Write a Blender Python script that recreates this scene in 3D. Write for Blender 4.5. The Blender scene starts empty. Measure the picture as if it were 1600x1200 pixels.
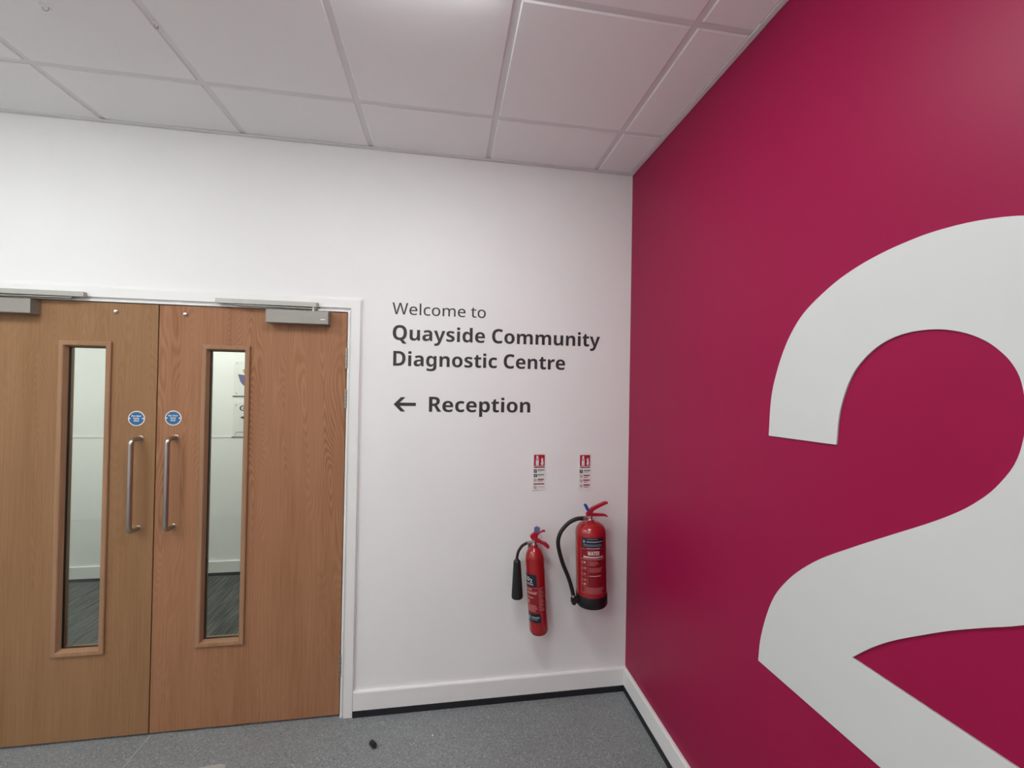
import bpy, bmesh, math, random
from mathutils import Vector, Matrix
random.seed(7)
SC = bpy.context.scene
COL = SC.collection
PI = math.pi

# ---------------------------------------------------------------- camera, light, exposure
cam_data = bpy.data.cameras.new('camera')
cam_data.sensor_fit = 'HORIZONTAL'
cam_data.sensor_width = 36.0
cam_data.lens = 657.44 / 1600.0 * 36.0
cam_data.clip_start = 0.02
cam = bpy.data.objects.new('camera', cam_data)
COL.objects.link(cam)
_yaw, _pitch, _roll = 0.1558, 0.0086, 0.0177
_f = Vector((math.sin(_yaw) * math.cos(_pitch), math.cos(_yaw) * math.cos(_pitch), math.sin(_pitch)))
_r = Vector((math.cos(_yaw), -math.sin(_yaw), 0.0))
_u = _r.cross(_f)
_r2 = _r * math.cos(_roll) + _u * math.sin(_roll)
_u2 = _u * math.cos(_roll) - _r * math.sin(_roll)
_m = Matrix((_r2, _u2, -_f)).transposed().to_4x4()
_m.translation = Vector((-1.0236, -2.2423, 1.6763))
cam.matrix_world = _m
SC.camera = cam

world = bpy.data.worlds.new('world')
SC.world = world
world.use_nodes = True
world.node_tree.nodes['Background'].inputs[0].default_value = (0.86, 0.93, 1.0, 1)
world.node_tree.nodes['Background'].inputs[1].default_value = 1.0

SC.view_settings.view_transform = 'Standard'
SC.view_settings.look = 'None'
SC.view_settings.gamma = 1.0
SC.view_settings.use_curve_mapping = False
SC.view_settings.exposure = 0.0
PANEL_STRENGTH = 20.2            # the ceiling light panels give off the light of the room
PANEL_COLOUR = (0.955, 0.985, 0.985)

# ---------------------------------------------------------------- main dimensions (metres)
H = 2.89                         # underside of ceiling tiles
GX, GY, GS = -0.2225, -0.364, 0.6  # ceiling grid origin and module
XL, YB = -5.9, -3.50              # left wall, wall behind the camera
GAP = -2.381                     # meeting line of the two door leaves
DR, DL = -1.523, -3.239          # hinge edges of the leaves
DH = 2.042                       # top of the leaves
FARY = 1.785                     # wall of the corridor beyond the doors
SK, ST = 0.127, 0.033            # skirting top, black vinyl strip top

# measured outlines (x, z) on the white wall
W_UP = [(-0.2692, 1.0264), (-0.2575, 1.0359), (-0.2459, 1.0469), (-0.2313, 1.0536), (-0.1752, 1.0762), (-0.1603, 1.0766), (-0.1579, 1.068), (-0.172, 1.0627), (-0.2016, 1.05), (-0.2339, 1.0339), (-0.2411, 1.0242), (-0.2454, 1.013), (-0.266, 1.0108)]
W_LOW = [(-0.2731, 1.0012), (-0.2779, 1.0196), (-0.2661, 1.0221), (-0.2513, 1.0132), (-0.2366, 1.017), (-0.1771, 1.0118), (-0.1666, 1.0079), (-0.1538, 0.9976), (-0.1575, 0.9951), (-0.1769, 0.9997), (-0.2378, 1.0015)]
W_TAG = [(-0.2918, 1.065), (-0.2831, 1.0704), (-0.2757, 1.0646), (-0.262, 1.0389), (-0.2692, 1.0278), (-0.2782, 1.0365)]
W_VALVE = [(-0.2627, 0.9938), (-0.2623, 0.9684), (-0.2461, 0.9665), (-0.2832, 0.9881), (-0.3052, 0.9895)]
C_HEAD = [(-0.573, 0.8964), (-0.5654, 0.9099), (-0.5498, 0.9185), (-0.5278, 0.9177), (-0.5354, 0.9026), (-0.5352, 0.8888), (-0.5412, 0.8768), (-0.5617, 0.8798)]
C_UP = [(-0.5494, 0.8955), (-0.5355, 0.9088), (-0.523, 0.9176), (-0.5043, 0.9284), (-0.4932, 0.928), (-0.4939, 0.9214), (-0.5073, 0.9208), (-0.5199, 0.9151), (-0.5307, 0.904), (-0.5336, 0.8887), (-0.5446, 0.8892)]
C_LOW = [(-0.5618, 0.8837), (-0.5493, 0.8893), (-0.5352, 0.8903), (-0.5224, 0.8822), (-0.5032, 0.8691), (-0.4841, 0.8622), (-0.4712, 0.8494), (-0.4694, 0.8354), (-0.4805, 0.8335), (-0.503, 0.853), (-0.5269, 0.8647), (-0.5411, 0.8675), (-0.5553, 0.8742)]
C_TAG = [(-0.5506, 0.9178), (-0.551, 0.9431), (-0.5425, 0.9459), (-0.5378, 0.9503), (-0.533, 0.9463), (-0.5203, 0.9421), (-0.52, 0.9236), (-0.5293, 0.9155)]
C_PTS = [(-0.5504, 0.8618), (-0.5501, 0.8433), (-0.5865, 0.8647), (-0.5156, 0.8958)]
SIGN_A = [('panel', -0.549, 1.1193, -0.4781, 1.3228), ('red_field', -0.5434, 1.2531, -0.484, 1.3136), ('maroon_band', -0.5427, 1.2427, -0.4834, 1.2497), ('green_icon', -0.543, 1.2161, -0.5264, 1.2343), ('green_line', -0.5218, 1.2287, -0.4837, 1.234), ('pale_line', -0.5211, 1.2222, -0.497, 1.2262), ('green_icon', -0.5425, 1.1926, -0.5247, 1.2096), ('green_line', -0.5221, 1.2026, -0.4859, 1.2079), ('pale_line', -0.5205, 1.1951, -0.4992, 1.1993), ('ring_icon', -0.5442, 1.1679, -0.5255, 1.1848), ('maroon_line', -0.5216, 1.1773, -0.4869, 1.1831), ('pink_line', -0.5214, 1.17, -0.492, 1.1747), ('maroon_band', -0.5438, 1.1527, -0.485, 1.1584), ('ring_icon', -0.5435, 1.1275, -0.5249, 1.1471), ('pale_line', -0.5196, 1.1387, -0.4861, 1.1426)]
SIGN_B = [('panel', -0.2904, 1.1139, -0.2172, 1.3211), ('red_field', -0.2838, 1.2494, -0.226, 1.3104), ('maroon_band', -0.2832, 1.2395, -0.2253, 1.2454), ('green_icon', -0.285, 1.2111, -0.2671, 1.2284), ('green_line', -0.2608, 1.2218, -0.2242, 1.2271), ('pale_line', -0.2606, 1.2134, -0.2338, 1.2182), ('ring_icon', -0.2845, 1.1841, -0.2666, 1.2026), ('maroon_line', -0.262, 1.1942, -0.2266, 1.2001), ('pink_line', -0.261, 1.1837, -0.2374, 1.1885), ('ring_icon', -0.2842, 1.1593, -0.2661, 1.1767), ('maroon_line', -0.2635, 1.1683, -0.2261, 1.1746), ('pink_line', -0.2606, 1.1587, -0.237, 1.163), ('ring_icon', -0.2836, 1.1311, -0.2658, 1.1496), ('maroon_line', -0.2616, 1.1412, -0.2257, 1.1481), ('pink_line', -0.2601, 1.1311, -0.2324, 1.1359)]
BOLD = """2|580|537,0 37,0 37,105 216,287 250,322 279,353 304,380 324,404 340,426 351,447 360,468 365,490 366,513 363,539 355,560 340,576 321,588 299,595 274,597 247,595 222,589 197,578 172,564 146,546 118,524 36,622 56,640 78,656 101,672 126,687 153,699 182,710 214,718 249,722 288,724 332,721 373,713 409,700 441,681 467,658 488,632 504,601 514,568 517,531 514,492 507,456 494,423 477,390 454,358 428,326 396,293 361,257 321,219 230,132 230,127 537,127
A|691|527,0 472,169 219,169 164,0 0,0 251,717 438,717 691,0;386,452 383,464 379,478 374,496 368,517 363,537 358,558 353,578 348,595 345,609 342,593 338,576 333,557 328,537 324,518 319,499 314,482 310,466 306,452 255,296 437,296
C|642|398,598 370,596 344,590 320,581 298,568 279,552 262,533 247,511 234,485 225,457 217,426 213,392 212,355 214,307 221,264 233,226 250,193 271,166 297,144 328,129 364,120 404,116 435,118 466,121 495,127 524,135 553,144 581,155 581,26 552,14 521,5 490,-2 458,-6 424,-9 387,-10 316,-5 253,10 200,36 155,70 119,113 91,164 71,222 59,286 55,356 58,409 65,458 78,504 95,547 117,586 144,621 175,651 211,677 252,697 297,712 346,721 400,724 435,723 471,719 508,712 543,703 578,692 611,677 561,556 537,567 511,577 485,585 457,592 428,596
D|732|677,369 672,292 657,223 632,164 597,114 554,73 502,41 443,18 377,5 303,0 85,0 85,714 321,714 392,710 456,696 513,674 562,644 603,605 635,558 659,503 673,440;519,363 517,412 509,454 496,491 478,521 456,546 428,565 396,579 359,587 317,590 237,590 237,126 301,126 369,132 424,152 466,185 496,231 513,290
E|552|499,0 85,0 85,714 499,714 499,589 237,589 237,433 482,433 482,309 237,309 237,126 499,126
F|531|235,0 85,0 85,714 498,714 498,589 235,589 235,407 479,407 479,282 235,282
G|735|381,402 665,402 665,31 626,19 585,9 542,1 497,-5 449,-9 399,-10 331,-5 270,9 216,32 168,64 129,105 97,156 74,215 60,282 55,358 60,430 74,494 98,552 132,603 174,645 225,679 284,704 352,719 428,724 470,723 511,719 550,712 586,703 621,693 652,680 602,558 576,570 548,579 519,587 489,593 459,596 427,598 381,594 341,584 306,566 277,543 254,514 235,480 222,442 215,400 212,355 214,308 222,266 234,228 252,195 274,167 302,145 335,129 373,120 417,117 436,117 455,118 474,120 491,123 507,125 520,128 520,280 381,280
O|791|735,358 733,304 726,254 715,208 699,165 678,126 652,91 622,61 587,36 547,16 501,2 451,-7 395,-10 339,-7 289,2 244,16 203,36 168,61 138,91 112,126 91,165 75,208 64,255 57,305 55,359 59,430 71,494 92,552 120,603 158,645 204,680 259,705 323,720 396,725 469,720 533,705 587,680 633,645 670,602 699,552 719,493 731,429;215,358 217,311 223,268 234,230 248,197 268,169 292,147 322,131 356,121 395,118 435,121 470,131 499,147 523,169 542,197 557,230 567,268 573,311 575,358 571,427 557,486 534,534 500,570 454,591 396,599 356,595 322,586 292,570 268,547 248,520 234,487 223,449 217,406
Q|791|735,358 733,307 727,258 716,212 701,170 682,132 658,97 630,67 597,42 559,22 732,-170 537,-170 409,-10 407,-10 405,-10 402,-10 400,-10 397,-10 395,-10 339,-7 289,2 244,16 203,36 168,61 138,91 112,126 91,165 75,208 64,255 57,305 55,359 59,430 71,494 92,552 120,603 158,645 204,680 259,705 323,720 396,725 469,720 533,705 587,680 633,645 670,602 699,552 719,493 731,429;215,358 217,311 223,268 234,230 248,197 268,169 292,147 322,131 356,121 395,118 435,121 470,131 499,147 523,169 542,197 557,230 567,268 573,311 575,358 571,427 557,486 534,534 500,570 454,591 396,599 356,595 322,586 292,570 268,547 248,520 234,487 223,449 217,406
R|655|304,714 363,711 415,704 460,691 497,672 528,649 552,621 569,588 579,550 583,506 581,475 575,447 566,421 553,397 538,377 519,358 499,342 477,327 453,315 656,0 483,0 323,274 237,274 237,0 85,0 85,714;300,595 237,595 237,391 301,391 339,394 370,403 396,417 414,437 425,465 429,499 427,520 423,538 415,553 405,566 391,576 373,585 353,590 328,594
T|577|364,0 213,0 213,588 19,588 19,714 558,714 558,588 364,588
W|995|981,714 800,0 626,0 530,374 527,384 525,396 522,409 518,424 515,439 512,455 508,470 505,486 502,500 500,514 498,525 497,535 496,525 494,514 492,500 489,486 486,470 483,455 480,439 476,423 473,409 470,395 467,383 464,373 369,0 196,0 14,714 163,714 254,325 257,313 260,299 263,284 267,268 270,252 274,235 277,218 280,202 283,186 285,170 288,156 289,143 292,161 295,181 298,201 302,222 306,244 310,266 315,287 320,308 324,328 329,347 333,364 336,380 425,714 569,714 658,378 662,363 666,346 671,326 675,306 680,285 685,264 689,242 693,220 697,199 700,179 703,160 706,143 708,161 711,180 715,202 719,224 723,246 728,268 733,289 737,308 741,325 832,714
a|598|317,556 380,550 432,534 473,507 503,470 521,422 527,364 527,0 423,0 394,74 390,74 374,56 358,40 342,26 325,15 306,6 286,-1 263,-6 237,-9 208,-10 177,-8 149,-2 122,8 99,23 78,42 62,65 50,92 42,124 40,161 47,213 68,256 102,290 150,314 212,330 287,337 378,340 378,358 376,387 368,410 356,427 339,438 318,444 294,446 269,445 244,441 218,434 192,426 166,416 141,405 97,507 127,521 160,533 196,543 234,550 274,554;321,251 278,247 245,239 221,227 205,211 196,191 193,167 195,146 202,129 213,116 227,107 245,101 265,99 295,103 322,112 346,128 364,149 375,176 379,208 379,253
c|515|311,-10 260,-7 214,3 173,20 136,43 105,74 80,111 62,157 51,210 47,270 51,333 63,387 83,434 110,472 143,503 181,526 224,543 271,553 322,556 353,555 383,552 412,546 439,539 464,530 487,519 443,406 423,414 403,421 382,427 362,432 342,434 321,435 297,433 275,427 255,417 239,403 225,385 214,363 206,336 202,306 200,271 202,237 206,207 214,182 225,160 239,142 255,129 274,119 296,114 320,112 348,113 375,117 400,123 425,131 449,142 472,153 472,31 451,19 427,9 402,1 375,-5 344,-9
d|632|253,-10 196,-2 146,22 104,62 73,117 54,187 47,272 54,358 73,429 105,484 148,524 199,548 257,556 282,555 305,552 325,546 343,538 360,528 375,517 388,504 400,491 411,476 416,476 414,489 412,506 410,526 409,547 408,567 408,586 408,760 558,760 558,0 443,0 414,71 408,71 398,56 386,43 372,30 357,19 340,9 322,1 301,-5 278,-9;305,110 342,114 371,126 392,146 406,174 415,211 418,255 418,271 415,319 407,360 394,392 373,416 343,430 304,435 273,430 248,416 227,392 212,360 202,319 199,270 202,221 212,181 227,150 248,128 274,114
e|596|306,556 354,553 398,543 437,527 471,505 499,477 521,443 538,404 548,358 551,308 551,235 199,235 205,197 217,164 238,137 265,118 299,106 340,102 374,103 405,106 434,111 462,119 490,129 520,142 520,29 492,17 464,7 435,-1 403,-6 366,-9 325,-10 273,-7 225,3 182,20 143,44 110,75 83,113 63,158 51,210 47,269 51,329 62,382 80,428 104,467 134,499 170,524 211,542 257,553;310,449 281,446 257,437 236,421 220,398 209,370 203,335 410,335 409,357 405,376 399,394 390,410 379,423 365,434 349,443 331,448
g|632|256,556 291,554 323,547 350,535 374,519 395,500 414,477 418,477 431,546 558,546 558,-4 555,-53 545,-96 529,-134 505,-166 475,-192 438,-213 395,-228 343,-237 285,-240 244,-239 207,-237 172,-232 139,-226 108,-218 78,-207 78,-79 109,-92 140,-102 171,-111 204,-117 241,-120 281,-121 319,-118 351,-109 376,-93 394,-71 405,-44 409,-12 409,3 409,12 409,23 410,35 411,48 412,60 414,70 408,70 392,48 372,28 348,12 321,0 290,-8 254,-10 196,-2 145,22 104,63 72,119 53,189 47,272 54,356 73,426 104,482 146,523 197,548;304,438 283,436 264,429 247,419 233,404 221,385 212,362 205,335 201,305 200,270 203,220 212,179 227,148 247,125 274,112 306,108 326,109 343,111 358,116 371,123 383,132 392,143 400,156 407,171 412,188 415,207 418,228 418,252 418,274 417,309 413,339 407,366 398,388 386,406 371,420 352,430 330,436
h|649|223,606 223,578 222,552 221,529 219,508 218,490 217,476 224,476 237,494 251,509 266,522 282,532 300,541 319,548 340,552 361,555 382,556 420,553 454,547 485,535 512,519 535,497 554,470 567,438 576,400 578,356 578,0 428,0 428,318 426,354 419,384 407,407 390,423 368,433 341,437 313,434 290,427 271,416 255,400 243,379 234,355 228,326 225,293 223,257 223,0 74,0 74,760 223,760
i|298|224,546 224,0 74,0 74,546;150,760 171,759 190,753 207,745 221,731 229,712 231,687 229,663 221,644 207,630 190,621 171,616 150,614 128,616 109,621 92,630 79,644 71,663 68,687 71,712 79,731 92,745 109,753 128,759
k|609|224,422 223,403 223,382 221,360 219,337 218,316 215,297 219,297 225,304 231,313 237,323 245,333 252,343 260,354 267,364 274,373 280,380 423,546 592,546 390,314 605,0 432,0 285,219 224,169 224,0 74,0 74,760 224,760
m|974|714,556 771,551 818,535 855,509 882,471 898,420 903,356 903,0 754,0 754,319 751,357 745,387 733,409 717,424 696,434 670,437 635,432 607,418 587,394 574,362 565,322 563,273 563,0 413,0 413,319 412,344 409,366 404,386 397,401 388,414 377,424 364,431 349,435 331,437 305,434 284,427 266,416 252,399 241,379 233,355 228,326 224,293 223,256 223,0 74,0 74,546 188,546 210,476 215,476 227,492 240,506 255,519 271,530 290,539 310,547 331,552 354,555 378,556 417,554 451,547 480,535 505,519 526,499 543,474 548,474 568,499 591,519 618,535 648,547 680,554
n|649|384,556 440,551 488,535 526,509 555,471 573,420 578,356 578,0 429,0 429,318 427,354 420,384 408,407 391,423 369,433 341,437 300,431 269,416 248,390 234,355 226,310 223,256 223,0 74,0 74,546 188,546 209,473 215,473 228,490 243,505 259,518 276,530 295,539 316,547 337,552 360,555
o|624|577,274 575,231 569,190 558,153 544,120 527,90 505,64 481,42 453,23 422,9 387,-2 350,-8 311,-10 273,-8 238,-2 205,9 174,23 147,42 122,64 100,90 82,120 67,153 56,190 49,231 47,274 51,332 61,383 79,428 104,466 134,498 171,523 213,542 261,553 314,556 363,553 408,542 450,523 486,498 518,466 543,428 562,383 573,332;200,274 201,240 205,210 211,183 221,159 233,140 248,124 266,113 288,107 313,104 337,107 359,113 377,124 392,140 404,159 413,183 419,210 423,240 424,274 423,308 419,339 412,365 403,388 391,407 376,422 358,433 337,439 312,441 276,437 248,422 226,398 212,365 203,324
p|632|378,556 437,548 487,524 529,484 559,429 578,359 584,274 581,216 572,164 557,118 537,79 512,47 483,22 450,4 414,-6 374,-10 349,-9 326,-5 306,0 287,8 271,17 257,26 244,37 233,48 223,60 217,60 219,47 220,33 221,18 223,2 223,-14 223,-31 223,-240 74,-240 74,546 195,546 216,475 223,475 234,489 246,503 259,516 274,527 290,537 309,545 330,551 353,555;329,437 305,435 285,429 268,420 254,408 243,392 235,372 229,349 225,322 223,291 223,275 224,242 228,212 233,186 241,163 252,145 266,130 284,120 305,114 330,112 352,114 370,120 387,130 400,145 412,164 420,186 426,212 430,242 431,276 428,325 420,365 406,397 386,419 360,432
r|447|374,556 385,556 396,555 407,554 417,553 427,552 434,550 419,410 412,411 403,413 393,414 383,415 371,416 357,416 342,415 326,413 310,409 295,403 281,395 267,386 255,374 244,360 235,343 229,324 225,302 223,278 223,0 74,0 74,546 188,546 210,454 217,454 228,472 241,490 256,506 273,520 291,532 310,543 331,550 352,555
s|502|460,161 457,128 449,98 435,71 416,47 391,27 361,11 324,-1 282,-8 234,-10 197,-9 163,-7 132,-2 103,4 74,12 47,22 47,146 77,133 109,122 142,114 174,107 203,103 230,102 258,103 280,107 297,115 308,124 315,136 318,150 317,160 313,169 307,177 299,185 286,193 270,202 250,211 225,222 194,234 164,248 136,261 113,275 92,291 76,308 63,327 53,349 47,373 46,402 52,448 72,486 105,517 149,539 202,552 263,556 297,555 330,551 361,545 392,537 422,526 453,514 410,412 384,422 358,432 332,439 306,445 282,449 261,450 240,449 222,445 207,439 197,431 190,422 188,410 190,401 193,392 199,384 207,377 220,369 236,362 256,353 281,342 310,330 341,317 369,304 393,290 413,275 430,257 443,238 452,216 458,190
t|420|308,109 323,110 338,111 353,114 367,117 380,121 393,125 393,15 376,8 358,2 337,-3 315,-7 291,-9 264,-10 232,-8 203,-3 176,6 152,19 132,38 115,61 103,91 95,128 93,172 93,433 22,433 22,497 104,547 147,662 243,662 243,546 387,546 387,433 243,433 243,180 245,158 251,141 260,127 274,117 289,111
u|649|576,546 576,0 460,0 441,70 433,70 420,52 406,37 389,24 371,13 351,5 330,-2 309,-6 287,-9 264,-10 227,-8 193,-1 163,11 136,27 113,49 95,76 81,108 73,146 71,190 71,546 221,546 221,227 223,191 230,162 242,139 258,123 280,113 308,110 336,112 360,119 379,130 395,146 407,167 416,191 421,220 425,253 426,289 426,546
y|570|0,546 158,546 261,234 264,224 267,214 271,203 274,192 276,182 279,171 281,160 283,150 284,140 288,140 291,155 295,170 299,186 304,203 309,219 314,234 415,546 570,546 346,-51 330,-89 313,-123 293,-153 272,-180 247,-201 219,-218 187,-230 151,-238 110,-240 94,-240 80,-239 67,-238 55,-236 44,-234 34,-232 34,-114 42,-115 51,-117 61,-118 71,-119 82,-120 93,-120 113,-119 131,-114 146,-108 159,-98 170,-87 181,-74 190,-60 198,-44 205,-27 217,4"""
LIGHT = """W|941|928,714 739,0 634,0 502,452 499,466 495,480 491,494 487,508 484,523 480,537 477,550 474,562 472,573 470,583 468,590 467,597 466,590 465,583 463,573 461,562 459,550 456,537 452,523 449,508 445,494 441,479 437,464 433,450 305,0 200,0 12,714 116,714 223,286 227,271 230,256 234,241 237,226 240,211 244,196 246,182 249,167 251,153 253,140 255,127 257,114 260,128 262,143 264,158 267,173 270,189 273,205 277,221 281,237 285,253 289,269 293,284 297,299 417,714 518,714 642,296 647,281 651,265 655,249 659,233 663,217 667,201 670,185 673,170 676,154 678,140 681,126 683,114 685,131 688,149 691,167 694,187 699,206 703,226 708,247 713,267 718,287 824,714
c|486|302,-10 255,-7 213,3 173,19 139,42 109,72 85,109 68,154 57,206 54,266 57,328 69,382 87,427 112,465 142,495 178,519 218,535 262,544 309,548 336,547 363,544 389,539 414,533 435,525 454,517 424,438 406,444 387,450 367,455 346,460 326,462 307,463 275,461 246,454 222,441 201,424 184,402 172,375 162,344 157,308 155,267 157,227 162,192 172,161 184,135 201,113 221,96 245,83 272,76 302,74 331,75 357,78 380,83 403,90 424,98 444,106 444,21 425,12 404,4 382,-2 359,-6 332,-9
e|569|294,548 339,544 379,534 415,518 446,495 472,467 492,433 507,395 516,352 519,305 519,248 155,248 161,195 176,152 200,117 233,91 273,76 321,71 354,72 384,75 412,81 439,88 466,97 494,109 494,26 467,14 440,5 412,-1 384,-6 351,-9 315,-10 266,-7 220,4 179,21 142,45 112,76 87,113 68,158 57,208 54,265 57,321 67,372 84,417 106,456 134,488 168,514 206,533 248,544;294,470 257,466 225,453 199,431 179,402 165,366 157,323 419,323 418,351 413,377 406,400 395,420 381,437 365,451 345,462 321,468
l|264|181,0 83,0 83,760 181,760
m|942|680,548 736,543 781,527 817,501 842,464 857,413 862,350 862,0 765,0 765,341 762,379 753,410 739,435 719,452 693,463 660,466 615,461 579,446 553,422 536,387 525,344 521,292 521,0 424,0 424,341 423,367 419,390 412,410 403,428 392,442 378,452 361,460 341,465 318,466 286,464 259,456 237,444 219,427 205,405 194,379 187,349 183,314 181,274 181,0 83,0 83,538 161,538 176,465 181,465 193,483 207,498 222,511 239,522 257,532 277,539 297,544 318,547 340,548 379,545 413,538 443,526 468,509 488,486 504,459 509,459 529,486 553,509 582,526 613,538 646,545
o|608|555,270 553,227 547,187 538,151 524,118 507,89 487,63 464,41 437,23 407,9 375,-2 340,-8 303,-10 268,-8 235,-2 203,9 174,23 148,41 124,63 104,89 86,118 72,151 62,187 56,227 54,270 57,326 67,377 84,421 107,459 136,490 171,515 211,533 256,544 306,548 353,544 396,533 435,515 470,490 499,459 523,421 541,377 552,326;155,270 157,231 162,195 171,163 183,136 199,112 220,94 244,81 272,73 305,70 337,73 365,81 389,94 410,112 426,136 438,163 447,195 452,231 454,270 452,309 447,345 438,376 425,403 409,425 389,443 365,456 336,464 304,467 256,461 219,444 190,415 171,375 159,327
t|371|271,70 285,70 299,72 313,74 326,76 338,79 348,82 348,8 336,3 322,-1 305,-5 287,-8 269,-9 252,-10 224,-8 197,-3 172,5 150,17 130,34 114,56 102,84 95,118 92,159 92,462 17,462 17,508 95,545 131,660 190,660 190,538 344,538 344,462 190,462 190,162 193,133 200,110 213,92 229,80 249,72"""

# ---------------------------------------------------------------- materials
def _nodes(name):
    m = bpy.data.materials.new(name)
    m.use_nodes = True
    nt = m.node_tree
    return m, nt, nt.nodes['Principled BSDF']

def mat(name, col, rough=0.5, metal=0.0, var=0.04, scale=30.0, bump=0.0, bscale=200.0, coat=0.0, spec=0.5, aniso=None):
    m, nt, b = _nodes(name)
    tc = nt.nodes.new('ShaderNodeTexCoord')
    n = nt.nodes.new('ShaderNodeTexNoise')
    n.inputs['Scale'].default_value = scale
    n.inputs['Detail'].default_value = 3
    if aniso:
        mp = nt.nodes.new('ShaderNodeMapping')
        mp.inputs['Scale'].default_value = aniso
        nt.links.new(tc.outputs['Object'], mp.inputs[0])
        nt.links.new(mp.outputs[0], n.inputs['Vector'])
    else:
        nt.links.new(tc.outputs['Object'], n.inputs['Vector'])
    r = nt.nodes.new('ShaderNodeValToRGB')
    r.color_ramp.elements[0].position = 0.3
    r.color_ramp.elements[1].position = 0.7
    r.color_ramp.elements[0].color = tuple(c * (1 - var) for c in col) + (1,)
    r.color_ramp.elements[1].color = tuple(min(1, c * (1 + var)) for c in col) + (1,)
    nt.links.new(n.outputs['Fac'], r.inputs[0])
    nt.links.new(r.outputs[0], b.inputs['Base Color'])
    b.inputs['Roughness'].default_value = rough
    b.inputs['Metallic'].default_value = metal
    b.inputs['Specular IOR Level'].default_value = spec
    if coat:
        b.inputs['Coat Weight'].default_value = coat
        b.inputs['Coat Roughness'].default_value = 0.1
    if bump:
        n2 = nt.nodes.new('ShaderNodeTexNoise')
        n2.inputs['Scale'].default_value = bscale
        nt.links.new(tc.outputs['Object'], n2.inputs['Vector'])
        bp = nt.nodes.new('ShaderNodeBump')
        bp.inputs['Strength'].default_value = bump
        bp.inputs['Distance'].default_value = 0.001
        nt.links.new(n2.outputs['Fac'], bp.inputs['Height'])
        nt.links.new(bp.outputs[0], b.inputs['Normal'])
    return m

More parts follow.
